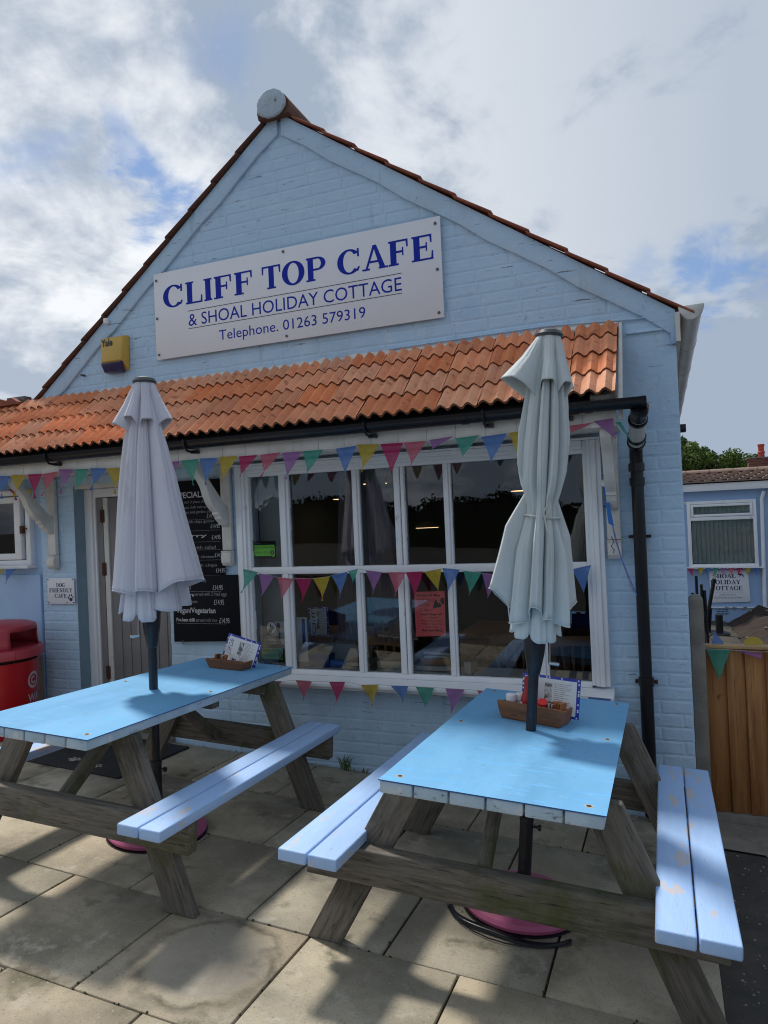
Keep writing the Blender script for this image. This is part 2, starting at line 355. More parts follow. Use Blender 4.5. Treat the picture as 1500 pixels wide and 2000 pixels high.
def inst(name, me, parent=None, loc=None, rot=None, mat=None):
    o = bpy.data.objects.new(name, me); col.objects.link(o)
    if parent: o.parent = parent
    if mat is not None: o.matrix_local = mat
    if loc is not None: o.location = loc
    if rot is not None: o.rotation_euler = rot
    return o
def beam(name, p0, p1, w, h, mat, parent, up=(0, 0, 1), bevel=.004, cut0=None):
    """timber of width w (sideways) and height h (along up), mesh X axis along its length"""
    p0 = Vector(p0); p1 = Vector(p1); x = (p1 - p0).normalized(); y = Vector(up).cross(x).normalized(); z = x.cross(y)
    Lg = (p1 - p0).length
    o = MB().box((0, -w / 2, -h / 2), (Lg, w / 2, h / 2)).build(name, mat, parent, bevel)
    m = Matrix((x, y, z)).transposed().to_4x4(); m.translation = p0; o.matrix_local = m
    return o
SX, SY = -.0555, -.0455
def gz(x, y):
    x = max(-9.0, min(4.0, x)); y = max(-8.0, min(17.0, y)); return .0243 + SX * x + SY * y
NG = Vector((-SX, -SY, 1)).normalized()
def ground_frame(x, y, yaw, tilt=True):
    z = NG if tilt else Vector((0, 0, 1)); xa = Vector((math.cos(yaw), math.sin(yaw), 0)); ya = z.cross(xa).normalized(); xa = ya.cross(z)
    m = Matrix((xa, ya, z)).transposed().to_4x4(); m.translation = (x, y, gz(x, y)); return m

# lettering ---------------------------------------------------------
_dg = None
def text_mesh(s, bold=0.0, space=1.0):
    cu = bpy.data.curves.new('t', 'FONT'); cu.body = s; cu.size = 1; cu.resolution_u = 3; cu.offset = bold; cu.space_character = space
    cu.fill_mode = 'FRONT'
    o = bpy.data.objects.new('t', cu); col.objects.link(o)
    dg = bpy.context.evaluated_depsgraph_get(); me = bpy.data.meshes.new_from_object(o.evaluated_get(dg))
    vs = [v.co.copy() for v in me.vertices]; fs = [tuple(p.vertices) for p in me.polygons]
    bpy.data.objects.remove(o); bpy.data.curves.remove(cu); bpy.data.meshes.remove(me)
    return [(v.x, v.y) for v in vs], fs
def _arc(cx, cy, rx, ry, ix, iy, a0, a1, n=20):
    vs = []; fs = []
    for i in range(n + 1):
        a = R(a0 + (a1 - a0) * i / n)
        vs += [(cx + rx * math.cos(a), cy + ry * math.sin(a)), (cx + ix * math.cos(a), cy + iy * math.sin(a))]
    for i in range(n): fs.append((2 * i, 2 * i + 2, 2 * i + 3, 2 * i + 1))
    return vs, fs
def _bar(x0, y0, x1, y1): return [(x0, y0), (x1, y0), (x1, y1), (x0, y1)], [(0, 1, 2, 3)]
def _poly(*p): return list(p), [tuple(range(len(p)))]
def _stroke(pts, ws):
    vs = []; fs = []
    for i, p in enumerate(pts):
        a = Vector(pts[max(i - 1, 0)]); b = Vector(pts[min(i + 1, len(pts) - 1)]); t = (b - a).normalized(); nrm = Vector((-t.y, t.x))
        vs += [tuple(Vector(p) + nrm * ws[i] / 2), tuple(Vector(p) - nrm * ws[i] / 2)]
    for i in range(len(pts) - 1): fs.append((2 * i, 2 * i + 2, 2 * i + 3, 2 * i + 1))
    return vs, fs
S, T_, H_ = .215, .085, .075     # stem, thin stroke, serif height
def _serif(x, y, top=False, w=.33): return _bar(x - w / 2, y - (H_ if top else 0), x + w / 2, y + (0 if top else H_))
def slab_glyph(c):
    st = lambda x: _bar(x - S / 2, 0, x + S / 2, 1)
    if c == 'I': return .40, [st(.2), _serif(.2, 0), _serif(.2, 1, True)]
    if c == 'L': return .78, [st(.22), _serif(.22, 0), _serif(.22, 1, True), _bar(.2, 0, .74, H_), _poly((.66, 0), (.74, 0), (.74, .34), (.69, .34))]
    if c in 'FE':
        g = [st(.22), _serif(.22, 0, False, .36), _serif(.22, 1, True), _bar(.2, 1 - H_, .74, 1), _poly((.69, .68), (.74, .68), (.74, 1), (.66, 1)), _bar(.2, .49, .56, .49 + T_), _bar(.53, .36, .58, .70)]
        if c == 'E': g += [_bar(.2, 0, .78, H_), _poly((.70, 0), (.78, 0), (.78, .34), (.73, .34))]
        return .82, g
    if c == 'T': return .84, [st(.42), _serif(.42, 0, False, .36), _bar(.04, 1 - H_, .80, 1), _poly((.04, .66), (.09, .66), (.12, 1), (.04, 1)), _poly((.75, .66), (.80, .66), (.80, 1), (.72, 1))]
    if c == 'O': return .94, [_arc(.47, .5, .45, .52, .225, .44, 0, 360, 40)]
    if c in 'CG':
        g = [_arc(.47, .5, .45, .52, .225, .44, 38, 318, 34), _bar(.77, .66, .84, 1.0)]
        if c == 'G': g += [_bar(.66, .03, .83, .42), _bar(.58, .37, .92, .37 + H_)]
        else: g += [_poly((.70, .10), (.78, .06), (.86, .24), (.80, .26))]
        return .93, g
    if c == 'P': return .84, [st(.22), _serif(.22, 0, False, .36), _serif(.22, 1, True), _bar(.2, 1 - T_, .5, 1), _bar(.2, .43, .5, .43 + T_), _arc(.48, .715, .33, .285, .15, .215, -90, 90)]
    if c == 'R': return .90, [st(.22), _serif(.22, 0, False, .36), _serif(.22, 1, True), _bar(.2, 1 - T_, .5, 1), _bar(.2, .46, .5, .46 + T_), _arc(.48, .73, .30, .27, .13, .20, -90, 90), _poly((.42, .48), (.60, .50), (.80, 0), (.62, 0)), _serif(.76, 0, False, .26)]
    if c == 'A': return .92, [_poly((.42, 1), (.54, 1), (.86, 0), (.66, 0)), _poly((.42, 1), (.49, .92), (.19, 0), (.11, 0)), _bar(.24, .28, .70, .28 + T_), _serif(.15, 0, False, .28), _serif(.77, 0, False, .34)]
    if c == 'Y': return .86, [_bar(.43 - S / 2, 0, .43 + S / 2, .46), _serif(.43, 0, False, .36), _poly((.08, 1), (.27, 1), (.515, .44), (.345, .44)), _poly((.80, 1), (.72, 1), (.44, .44), (.515, .42)), _serif(.16, 1, True, .32), _serif(.76, 1, True, .26)]
    if c == 'H': return .94, [st(.22), st(.72), _serif(.22, 0), _serif(.22, 1, True), _serif(.72, 0), _serif(.72, 1, True), _bar(.2, .46, .72, .46 + T_)]
    if c == 'N': return .94, [_bar(.18, 0, .18 + T_, 1), _bar(.70, 0, .70 + T_, 1), _poly((.14, 1), (.34, 1), (.775, 0), (.60, 0)), _serif(.2, 0, False, .28), _serif(.18, 1, True, .24), _serif(.74, 1, True, .28)]
    if c == 'D': return .92, [st(.22), _bar(.06, 0, .42, T_), _bar(.06, 1 - T_, .42, 1), _arc(.40, .5, .46, .5, .28, .43, -90, 90, 24)]
    if c == 'S':
        pts = []; ws = []
        for i in range(29):
            t = i / 28
            if t < .5: a = R(35 + 235 * (t / .5)); p = (.40 + .26 * math.cos(a), .745 + .215 * math.sin(a))
            else: a = R(90 - 235 * ((t - .5) / .5)); p = (.40 + .29 * math.cos(a), .285 + .245 * math.sin(a))
            pts.append(p); ws.append(.07 + .11 * math.exp(-((t - .5) / .17) ** 2) + .03 * math.exp(-((t - .22) / .1) ** 2))
        return .80, [_stroke(pts, ws), _bar(.62, .70, .68, 1.0), _bar(.08, 0, .14, .32)]
    return .45, []
def slab_mesh(s):
    V = []; F = []; x = 0; k = 0
    for c in s:
        adv, prims = slab_glyph(c)
        for vs, fs in prims:
            n = len(V); V += [(vx + x, vy, k % 7) for vx, vy in vs]; F += [tuple(i + n for i in f) for f in fs]; k += 1
        x += adv
    return V, F
def lettering(s, x0, x1, z0, z1, y, mat, parent, font='sans', bold=0.0, name='lettering', mtx=None, italic=0.0, space=1.0):
    """letters standing in the XZ plane facing -Y, filling x0..x1 by z0..z1 (baseline box); mtx moves them elsewhere"""
    if font == 'slab': V, F = slab_mesh(s)
    else:
        V, F = text_mesh(s, bold, space); V = [(a, b, 0) for a, b in V]
    if not V: return None
    ax = min(v[0] for v in V); bx = max(v[0] for v in V); ay = min(v[1] for v in V); by = max(v[1] for v in V)
    sx = (x1 - x0) / (bx - ax); sz = (z1 - z0) / (by - ay)
    vs = [(x0 + (v[0] - ax) * sx + italic * (v[1] - ay) * sz, y - v[2] * .00012, z0 + (v[1] - ay) * sz) for v in V]
    o = MB().add(vs, F).build(name, mat, parent)
    bmn = sum((p.normal.y for p in o.data.polygons)) 
    if bmn > 0: o.data.flip_normals()
    if mtx is not None: o.matrix_local = mtx
    return o
# ================================================================== GROUND
def sheet(name, xs, ys, dz, mat, kind='structure', parent=None):
    vs = [(x, y, gz(x, y) + dz) for y in ys for x in xs]; nx = len(xs)
    fs = [(j * nx + i, j * nx + i + 1, (j + 1) * nx + i + 1, (j + 1) * nx + i) for j in range(len(ys) - 1) for i in range(nx - 1)]
    o = MB().add(vs, fs).build(name, mat, parent)
    if not parent: tag(o, kind=kind)
    return o
ground = sheet('ground', [-900, -200, -40, -9, -6, -3, 0, 2, 4, 40, 200, 900], [-900, -200, -40, -8, -4, 0, 4, 8, 12, 17, 40, 200, 900], -.022, m_asphalt)
tag(ground, 'dark gravelly asphalt ground')
patio = sheet('patio', [-9, -6, -3, .127], [.60, 2, 4.30], -.014, m_joint); tag(patio, 'bed of sandy joints under the concrete slabs')
slab_cache = {}
def slab(x0, x1, y0, y1):
    j = .0048; cx = (x0 + x1) / 2; cy = (y0 + y1) / 2
    key = (round(x1 - x0, 3), round(y1 - y0, 3), random.randrange(3))
    if key not in slab_cache:
        w = (x1 - x0) / 2 - j; d = (y1 - y0) / 2 - j
        mb = MB().box((-w, -d, -.045), (w, d, 0)); slab_cache[key] = mb.build('slab', m_slab, bevel=.003, segs=1, mesh_only=True)
    z = NG; xa = Vector((1, 0, 0)); ya = z.cross(xa).normalized(); xa = ya.cross(z)
    m = Matrix((xa, ya, z)).transposed().to_4x4()
    m = m @ Matrix.Rotation(random.gauss(0, .0022), 4, 'X') @ Matrix.Rotation(random.gauss(0, .0022), 4, 'Y') @ Matrix.Rotation(random.gauss(0, .002), 4, 'Z')
    m.translation = (cx, cy, gz(cx, cy) + random.gauss(0, .0012)); inst('slab', slab_cache[key], patio, mat=m)
rows = [-1.83 + .608 * k for k in range(11)]      # joints at ... 1.82, 2.43, 3.04, 3.65, 4.26
rows = [4.262 - .608 * k for k in range(11)][::-1]
for k in range(4, 10):
    y0, y1 = rows[k], rows[k + 1]; off = -.45 if (9 - k) % 2 == 0 else -.156
    xs = [off + .594 * i for i in range(-12, 3)]
    xs = [x for x in xs if -6.4 < x < .09] + [.127]
    if xs[-1] - xs[-2] < .08: xs.pop(-2)
    for a, b in zip(xs[:-1], xs[1:]): slab(a, b, y0, y1)
strip = sheet('concrete_strip', [.135, 1, 2, 3.6], [4.02, 4.20, 4.405], -.010, m_concrete)

# ================================================================== CAFE BUILDING
WY = 4.272
cafe = empty('cafe_building', (-2.3, WY, 0), label='pale blue painted brick gable-fronted cafe building with terracotta tile verges', cat='building')
cafe_inv = Matrix.Translation((2.3, -WY, 0))
def cpart(mb, name, mats, **k):
    """part of the cafe, written in world coordinates"""
    o = mb.build(name, mats, cafe, **k); o.matrix_local = cafe_inv; return o
XL, XR = -4.66, .112
AP = (-2.345, 4.40)
def rake(x):   # top of masonry
    return AP[1] + (.776 * (x - AP[0]) if x < AP[0] else -.702 * (x - AP[0]))
DX0, DX1 = -4.31, -3.42          # door recess
WX0, WX1, WZ0, WZ1 = -2.74, -.36, .56, 2.0   # window opening
CY = 4.279
mb = MB()
def wbox(x0, x1, z0, z1, y0=CY, y1=4.45): mb.box((x0, y0, z0), (x1, y1, z1))
wbox(XL, DX0, -.5, 2.0); wbox(DX1, WX0, -.5, 2.0); wbox(WX0, WX1, -.5, WZ0); wbox(WX1, XR, -.5, 2.0)
mb.box((XL, CY, 2.0), (XR, 4.45, rake(XL) if rake(XL) < rake(XR) else rake(XR)))
zt = min(rake(XL), rake(XR)) 
mb.prism([(XL, zt), (XR, zt), (XR, rake(XR)), (AP[0], AP[1]), (XL, rake(XL))], 'y', CY, 4.45)
mb.box((XR - .17, 4.45, -.6), (XR, 11.0, 2.66)); mb.box((XL, 4.45, -.5), (XL + .17, 11.0, 2.6)); mb.box((XL, 11.0, -.6), (XR, 11.2, 2.6))
cpart(mb, 'wall', m_wall)
# bricks: individually below the porch, joined above
BL, BH = .232, .0765
bmesh_cache = {}
def brick_shape(L_, h=BH):
    c = .012; w = L_ / 2 - .0003; hh = h / 2 - .0003; d = .0030
    return [(-w, 0, -hh), (w, 0, -hh), (w, 0, hh), (-w, 0, hh), (-w + c, -d, -hh + c), (w - c, -d, -hh + c), (w - c, -d, hh - c), (-w + c, -d, hh - c)], \
           [(4, 5, 6, 7), (0, 1, 5, 4), (1, 2, 6, 5), (2, 3, 7, 6), (3, 0, 4, 7)]
gable = MB(); nb = 0
def clip_segments(z0, z1):
    segs = [(XL, XR)]
    def sub(a, b):
        nonlocal segs
        out = []
        for s, e in segs:
            if b <= s or a >= e: out.append((s, e)); continue
            if a > s: out.append((s, a))
            if b < e: out.append((b, e))
        segs = out
    if z1 < 2.02: sub(DX0, DX1)
    if z1 > WZ0 - .01 and z0 < WZ1: sub(WX0, WX1)
    return segs
z = -.26; row = 0
rb = random.Random(3)
while z < 4.4:
    z1 = z + BH
    below = z1 < 2.05
    if below or z > 2.5:
        for (s, e) in clip_segments(z, z1):
            if not below:
                # between the rakes
                half = lambda zz: (AP[0] - (AP[1] - zz) / .776 + .10, AP[0] + (AP[1] - zz) / .702 - .10)
                a, b = half(z1); s = max(s, a); e = min(e, b)
                if e - s < .05: continue
            x = s - (BL / 2 if row % 2 else 0) + (0 if below else rb.uniform(-.01, .01)); 
            x = s; first = BL / 2 if row % 2 else BL
            while x < e - .012:
                L_ = min(first, e - x); first = BL
                if e - (x + L_) < .045: L_ = e - x
                cx = x + L_ / 2; cz = z + BH / 2 + rb.gauss(0, .0012); dy = abs(rb.gauss(0, .0008))
                if z1 > gz(cx, WY) + .0:
                    if below:
                        key = round(L_, 2)
                        if key not in bmesh_cache:
                            v, f = brick_shape(key); bmesh_cache[key] = MB().add(v, f).build('brick', m_wall, mesh_only=True)
                        o = inst('brick', bmesh_cache[key], cafe); o.matrix_local = cafe_inv @ Matrix.Translation((cx, CY + .0005 - dy, cz)) @ Matrix.Rotation(rb.gauss(0, .004), 4, 'Y'); nb += 1
                    else:
                        v, f = brick_shape(L_); gable.add([(p[0] + cx, p[1] * .9 + CY - dy * .6, p[2] + cz) for p in v], f)
                x += L_
    z = z1; row += 1
g = cpart(gable, 'brick', m_wall); tag(g, kind='stuff')
print('bricks', nb)
# raised rake bands
def band(xa, xb, name='verge_band'):
    n = 14; mbb = MB(); w = .13
    top = [(xa + (xb - xa) * i / n) for i in range(n + 1)]
    pts = [(x, rake(x) + .015) for x in top] + [(x, rake(x) - w + .010 * math.sin(i * 2.1)) for i, x in reversed(list(enumerate(top)))]
    mbb.prism(pts, 'y', 4.256, 4.2785); return cpart(mbb, name, m_wall, bevel=.004)
band(AP[0] + .03, XR + .002); band(XL - .002, AP[0] - .0)
# eaves return at the right corner and small masonry patches
cpart(MB().box((-.15, 4.262, 2.585), (XR + .004, 4.2775, 2.60)), 'string_course', m_wall, bevel=.003)
# roof slopes behind the gable
rf = MB()
for sgn, sl, xe in ((1, -.702, .20), (-1, .776, -4.72)):
    n = 10 if sgn > 0 else 11
    for i in range(n):
        xa = AP[0] + (xe - AP[0]) * i / n; xb = AP[0] + (xe - AP[0]) * (i + 1) / n
        za = AP[1] + abs(sl) * -abs(xa - AP[0]) + .055; zb = AP[1] - abs(sl) * abs(xb - AP[0]) + .055
        rf.prism([(xa, za - .024), (xb, zb - .006), (xb, zb - .03), (xa, za - .05)], 'y', 4.301, 11.25)
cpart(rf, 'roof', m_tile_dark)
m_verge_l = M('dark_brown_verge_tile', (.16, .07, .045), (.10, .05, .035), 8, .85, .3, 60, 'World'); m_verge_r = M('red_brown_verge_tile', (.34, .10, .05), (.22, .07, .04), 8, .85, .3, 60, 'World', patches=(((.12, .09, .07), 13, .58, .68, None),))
# verge tiles, each a part
vt = {}
def verge(xa, xb, k):
    za = AP[1] - (.702 if xb > xa else .776) * abs(xa - AP[0]) + .058; zb = AP[1] - (.702 if xb > xa else .776) * abs(xb - AP[0]) + .058
    za -= .022; zb -= .022; m_ = MB(); y0 = 4.226 - .004 * (k % 2)
    m_.prism([(xa, za + .000), (xb, zb + .019), (xb, zb + .004), (xa, za - .013)], 'y', y0, 4.30)
    o = cpart(m_, 'verge_tile', m_verge_l if xb < xa else m_verge_r, bevel=.004)
    return o
n = 11
for i in range(n):
    xa = AP[0] + .13 + (.19 - AP[0] - .13) * i / n; xb = AP[0] + .13 + (.19 - AP[0] - .13) * (i + 1) / n + .02; verge(xa, xb, i)
n = 11
for i in range(n):
    xa = AP[0] - .10 + (-4.72 - AP[0] + .10) * i / n; xb = AP[0] - .10 + (-4.72 - AP[0] + .10) * (i + 1) / n - .02; verge(xa, xb, i)
# ridge: half-round tiles along the top with a mortar-filled end
rg = MB(); 
for k in range(18):
    y0 = 4.205 + k * .4; r = .125
    pts = [(r * math.cos(R(a)) * 1.0, r * math.sin(R(a))) for a in range(-20, 201, 20)] 
    rg.prism([(AP[0] + .005 + p[0] * (1 - .03 * (k % 2)), 4.40 + p[1] * (1 - .03 * (k % 2))) for p in pts], 'y', y0, y0 + .395)
cpart(rg, 'ridge_tile', m_verge_l, smooth=True)
me = MB(); r = .112
pts = [(AP[0] + .0 + (r + .004 * math.sin(a * .13)) * math.cos(R(a)), 4.425 + (r + .003 * math.sin(a * .2)) * math.sin(R(a)) * (1.0 if math.sin(R(a)) > 0 else .75)) for a in range(0, 360, 15)]
me.prism(pts, 'y', 4.178, 4.204); cpart(me, 'ridge_end', m_ridge_end, bevel=.012)
# side fascia and the soffit box at the right eave
cpart(MB().box((XR - .002, 4.20, 2.50), (XR + .022, 11.0, 2.66)), 'fascia', m_white_dirty)
cpart(MB().box((XL - .035, 4.19, 2.45), (XL - .003, 11.0, 2.60)), 'fascia', m_white)
# door recess
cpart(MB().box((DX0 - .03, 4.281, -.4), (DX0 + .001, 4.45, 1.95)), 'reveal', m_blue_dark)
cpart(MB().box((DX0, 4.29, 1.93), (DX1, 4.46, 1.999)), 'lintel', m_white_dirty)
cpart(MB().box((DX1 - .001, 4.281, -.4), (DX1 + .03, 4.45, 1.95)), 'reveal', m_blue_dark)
cpart(MB().box((DX0, 4.20, -.2), (DX1, 4.46, .055)), 'doorstep', m_concrete, bevel=.006)

# ---- door and its frame
door = empty('cafe_door', (-3.85, 4.42, .06), label='warm grey boarded double door with rusty hinges in a white frame, behind the left parasol', cat='door')
dinv = Matrix.Translation((3.85, -4.42, -.06))
def dpart(mbb, name, mat, **k):
    o = mbb.build(name, mat, door, **k); o.matrix_local = dinv; return o
for (a, b, y) in ((DX0 + .001, DX0 + .045, 4.385), (DX0 + .045, DX0 + .085, 4.375), (DX0 + .085, DX0 + .105, 4.392)):
    dpart(MB().box((a, y, .056), (b, 4.45, 1.928)), 'frame', m_white, bevel=.004)
dpart(MB().box((DX1 - .075, 4.38, .056), (DX1 - .001, 4.45, 1.928)), 'frame', m_white, bevel=.004)
dpart(MB().box((DX0 + .105, 4.38, 1.86), (DX1 - .075, 4.45, 1.929)), 'frame', m_white, bevel=.004)
dpart(MB().box((DX0 + .107, 4.405, .07), (DX0 + .165, 4.45, 1.855)), 'door_stile', m_door, bevel=.003)
dpart(MB().box((DX0 + .176, 4.40, .07), (DX0 + .222, 4.44, 1.855)), 'door_stile', m_white_dirty, bevel=.003)
x = DX0 + .226
while x < DX1 - .10:
    w = min(.088, DX1 - .078 - x); dpart(MB().box((x, 4.412, .07), (x + w - .005, 4.44, 1.855)), 'plank', m_door, bevel=.004); x += .088
dpart(MB().box((DX0 + .106, 4.445, .06), (DX1 - .076, 4.452, 1.86)), 'door_back', m_dark)
for hz_ in (1.66, 1.24, .42):
    hg = MB().box((DX0 + .150, 4.396, hz_), (DX0 + .167, 4.404, hz_ + .10)).box((DX0 + .174, 4.392, hz_), (DX0 + .192, 4.399, hz_ + .10)).tube([(DX0 + .1705, 4.395, hz_ - .004), (DX0 + .1705, 4.395, hz_ + .104)], .006, 8)
    dpart(hg, 'hinge', m_rust)
dpart(MB().tube([(-3.93, 4.40, 1.02), (-3.78, 4.36, 1.02)], .012, 10).tube([(-3.93, 4.41, 1.02), (-3.93, 4.37, 1.02)], .022, 12), 'handle', m_chrome)

# ---- window
win = empty('shop_window', (-1.55, 4.25, .56), label='large white timber multi-pane shop window in the cafe front', cat='window')
winv = Matrix.Translation((1.55, -4.25, -.56))
def wpart(mbb, name, mat, **k):
    o = mbb.build(name, mat, win, **k); o.matrix_local = winv; return o
TOP = [(-2.688, -2.452), (-2.377, -1.90), (-1.849, -1.601), (-1.533, -1.273), (-1.224, -.731), (-.665, -.421)]
Z_T0, Z_T1, Z_B0, Z_B1 = 1.293, 1.925, .593, 1.244
GY = 4.285
# outer casing (moulded in three steps)
for (x0, x1, y0) in ((-2.79, -2.762, 4.236), (-2.762, -2.735, 4.222), (-2.735, -2.712, 4.230), (-2.712, -2.688, 4.246)):
    wpart(MB().box((x0, y0, .56), (x1, 4.31, 2.0)), 'casing', m_white, bevel=.003)
for (x0, x1, y0) in ((-.318, -.345, 4.236), (-.345, -.372, 4.222), (-.372, -.397, 4.230), (-.397, -.421, 4.246)):
    wpart(MB().box((x0, y0, .575), (x1, 4.31, 2.0)), 'casing', m_white, bevel=.003)
for (z0, z1, y0) in ((1.925, 1.950, 4.246), (1.950, 1.972, 4.232), (1.972, 2.0, 4.222)):
    wpart(MB().box((-2.688, y0, z0), (-.421, 4.31, z1)), 'head', m_white, bevel=.003)
wpart(MB().box((-2.79, 4.205, 2.001), (-.318, 4.31, 2.012)), 'head', m_white)
# transom and bottom rail
wpart(MB().box((-2.688, 4.248, 1.244), (-.421, 4.31, 1.293)), 'transom', m_white, bevel=.004)
wpart(MB().box((-2.688, 4.252, .560), (-.421, 4.31, .593)), 'bottom_rail', m_white, bevel=.004)
for i in range(5):
    a, b = TOP[i][1], TOP[i + 1][0]
    for z0, z1 in ((Z_B0, Z_B1), (Z_T0, Z_T1)):
        if i == 2:
            mid = (a + b) / 2 + .008
            wpart(MB().box((a, 4.246, z0), (mid - .003, 4.31, z1)), 'mullion', m_white, bevel=.004)
            wpart(MB().box((mid + .003, 4.250, z0), (b, 4.31, z1)), 'mullion', m_white, bevel=.004)
            wpart(MB().box((mid - .003, 4.262, z0), (mid + .003, 4.30, z1)), 'gap', m_frame_dark)
        else:
            s = (b - a) * .28
            wpart(MB().box((a + s, 4.246, z0), (b - s, 4.31, z1)), 'mullion', m_white, bevel=.003)
            wpart(MB().box((a, 4.258, z0), (a + s - .0005, 4.30, z1)), 'mullion', m_white, bevel=.003)
            wpart(MB().box((b - s + .0005, 4.258, z0), (b, 4.30, z1)), 'mullion', m_white, bevel=.003)
for (a, b) in TOP:
    for z0, z1 in ((Z_B0, Z_B1), (Z_T0, Z_T1)):
        pn = wpart(MB().box((a - .002, GY, z0 - .002), (b + .002, GY + .004, z1 + .002)), 'pane', m_glass)
        # old putty line, cracked and uneven
        pu = MB(); rr = random.Random(int(a * 1000 + z0 * 77))
        for (p, q) in (((a, z0), (b, z0)), ((a, z1), (b, z1)), ((a, z0), (a, z1)), ((b, z0), (b, z1))):
            L_ = math.hypot(q[0] - p[0], q[1] - p[1]); t = 0
            while t < L_:
                l = rr.uniform(.03, .16); l = min(l, L_ - t)
                if rr.random() < .55:
                    w = rr.uniform(.002, .0045); f0 = t / L_; f1 = (t + l) / L_
                    xa, za = p[0] + (q[0] - p[0]) * f0, p[1] + (q[1] - p[1]) * f0; xb, zb = p[0] + (q[0] - p[0]) * f1, p[1] + (q[1] - p[1]) * f1
                    pu.box((min(xa, xb) - w / 2, 4.279, min(za, zb) - w / 2), (max(xa, xb) + w / 2, 4.2845, max(za, zb) + w / 2))
                t += l
        wpart(pu, 'putty', m_frame_dark)
# sloping sill
sl = MB(); sl.prism([(4.13, .515), (4.31, .515), (4.31, .558), (4.24, .560), (4.13, .540)], 'x', -2.80, -.298); wpart(sl, 'sill', m_white, bevel=.004)
wpart(MB().box((-2.79, 4.16, .492), (-.31, 4.262, .5145)), 'sill', m_white, bevel=.004)

# ================================================================== PORCH ROOF
porch = empty('porch_roof', (-3.3, WY, 2.1), label='lean-to terracotta tiled canopy along the cafe front with white boarded fascia', cat='canopy')
pinv = Matrix.Translation((3.3, -WY, -2.1))
def ppart(mbb, name, mat, **k):
    o = mbb.build(name, mat, porch, **k); o.matrix_local = pinv; return o
PX1 = -.19; PX0 = -6.55
EY, EZ = 3.715, 2.175       # nose of the lowest course
TYP, TZP = 4.272, 2.665
ang = math.atan2(TZP - EZ, TYP - EY); slen = math.hypot(TZP - EZ, TYP - EY)
TW = .2355
def tile_mesh(length, seed):
    rr = random.Random(seed); nx = 15; vs = []; fs = []
    prof = []
    for i in range(nx + 1):
        u = i / nx; ph = (u * 3.0) % 1.0
        h = .030 * (.5 - .5 * math.cos(2 * math.pi * (u * 3.0 + .12))) ** .9
        prof.append(h)
    ys = [0.0, .006, length]
    for j, y in enumerate(ys):
        for i in range(nx + 1):
            x = (i / nx) * (TW - .004) + .002; dz = prof[i] - (.003 if j == 0 else 0)
            vs.append((x, y, dz))
    W_ = nx + 1
    for j in range(2):
        for i in range(nx): fs.append((j * W_ + i, j * W_ + i + 1, (j + 1) * W_ + i + 1, (j + 1) * W_ + i))
    b = len(vs)
    for i in range(nx + 1): vs.append(((i / nx) * (TW - .004) + .002, 0.002, prof[i] - .018))
    for i in range(nx + 1): vs.append(((i / nx) * (TW - .004) + .002, length, prof[i] - .018))
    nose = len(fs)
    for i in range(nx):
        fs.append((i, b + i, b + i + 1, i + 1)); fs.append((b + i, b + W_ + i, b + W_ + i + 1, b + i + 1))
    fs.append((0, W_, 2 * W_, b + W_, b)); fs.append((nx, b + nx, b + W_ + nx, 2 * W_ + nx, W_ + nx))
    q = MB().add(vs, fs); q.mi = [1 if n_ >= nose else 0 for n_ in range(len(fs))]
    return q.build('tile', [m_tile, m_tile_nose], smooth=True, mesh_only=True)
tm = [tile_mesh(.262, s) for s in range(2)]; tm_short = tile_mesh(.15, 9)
rt = random.Random(11)
Rx = Matrix.Rotation(ang, 4, 'X')
NT = int((PX1 - PX0) / TW)
for c in range(4):
    s0 = c * .196 - .004
    for i in range(NT):
        x = PX1 - TW * (i + 1) + rt.gauss(0, .0012)
        tilt = .078 + rt.gauss(0, .008)
        s = s0 + rt.gauss(0, .0045)
        loc = Vector((x, EY + math.cos(ang) * s - math.sin(ang) * .012, EZ + math.sin(ang) * s + math.cos(ang) * .012))
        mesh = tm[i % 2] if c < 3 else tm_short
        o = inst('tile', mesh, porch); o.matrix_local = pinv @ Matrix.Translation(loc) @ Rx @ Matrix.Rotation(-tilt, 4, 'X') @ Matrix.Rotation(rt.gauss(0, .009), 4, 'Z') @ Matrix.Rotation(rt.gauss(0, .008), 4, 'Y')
# roof deck, mortar flashing at the wall, verge board
ppart(MB().prism([(EY + .03, EZ - .035), (TYP, TZP - .065), (TYP, TZP - .085), (EY + .03, EZ - .055)], 'x', PX0, PX1 - .01), 'roof_deck', m_dark)
fl = MB(); rr = random.Random(5); x = PX0
while x < PX1:
    w = rr.uniform(.05, .12); h = rr.uniform(.0, .018); fl.prism([(4.235, TZP - .035), (4.2785, TZP + .012 + h), (4.2785, TZP - .06)], 'x', x, min(x + w, PX1)); x += w
ppart(fl, 'flashing', m_white_dirty)
vb = MB(); vb.prism([(EY + .055, EZ - .03), (4.27, TZP + .005), (4.27, TZP - .11), (EY + .115, EZ - .12), (EY + .115, EZ - .055)], 'x', PX1 + .002, PX1 + .022); ppart(vb, 'verge_board', m_white_dirty, bevel=.003)
mo = MB(); mo.prism([(EY + .02, EZ - .002), (EY + .12, EZ + .06), (EY + .12, EZ - .02), (EY + .03, EZ - .035)], 'x', PX1 - .13, PX1 - .002); ppart(mo, 'verge_mortar', m_mortar, bevel=.004)
# fascia boards, soffit
x = PX1 - .01; k = 0
while x > PX0:
    w = .172; ppart(MB().box((x - w + .0015, 3.835 + .0015 * (k % 2), 2.022), (x, 3.855, 2.150)), 'board', m_white_dirty, bevel=.002); x -= w; k += 1
ppart(MB().box((PX0, 3.858, 2.035), (PX1 - .012, 4.270, 2.050)), 'soffit', m_white_dirty)
ppart(MB().box((PX0, 3.857, 2.018), (PX1 - .012, 3.93, 2.0345)), 'beam', m_white_dirty, bevel=.003)
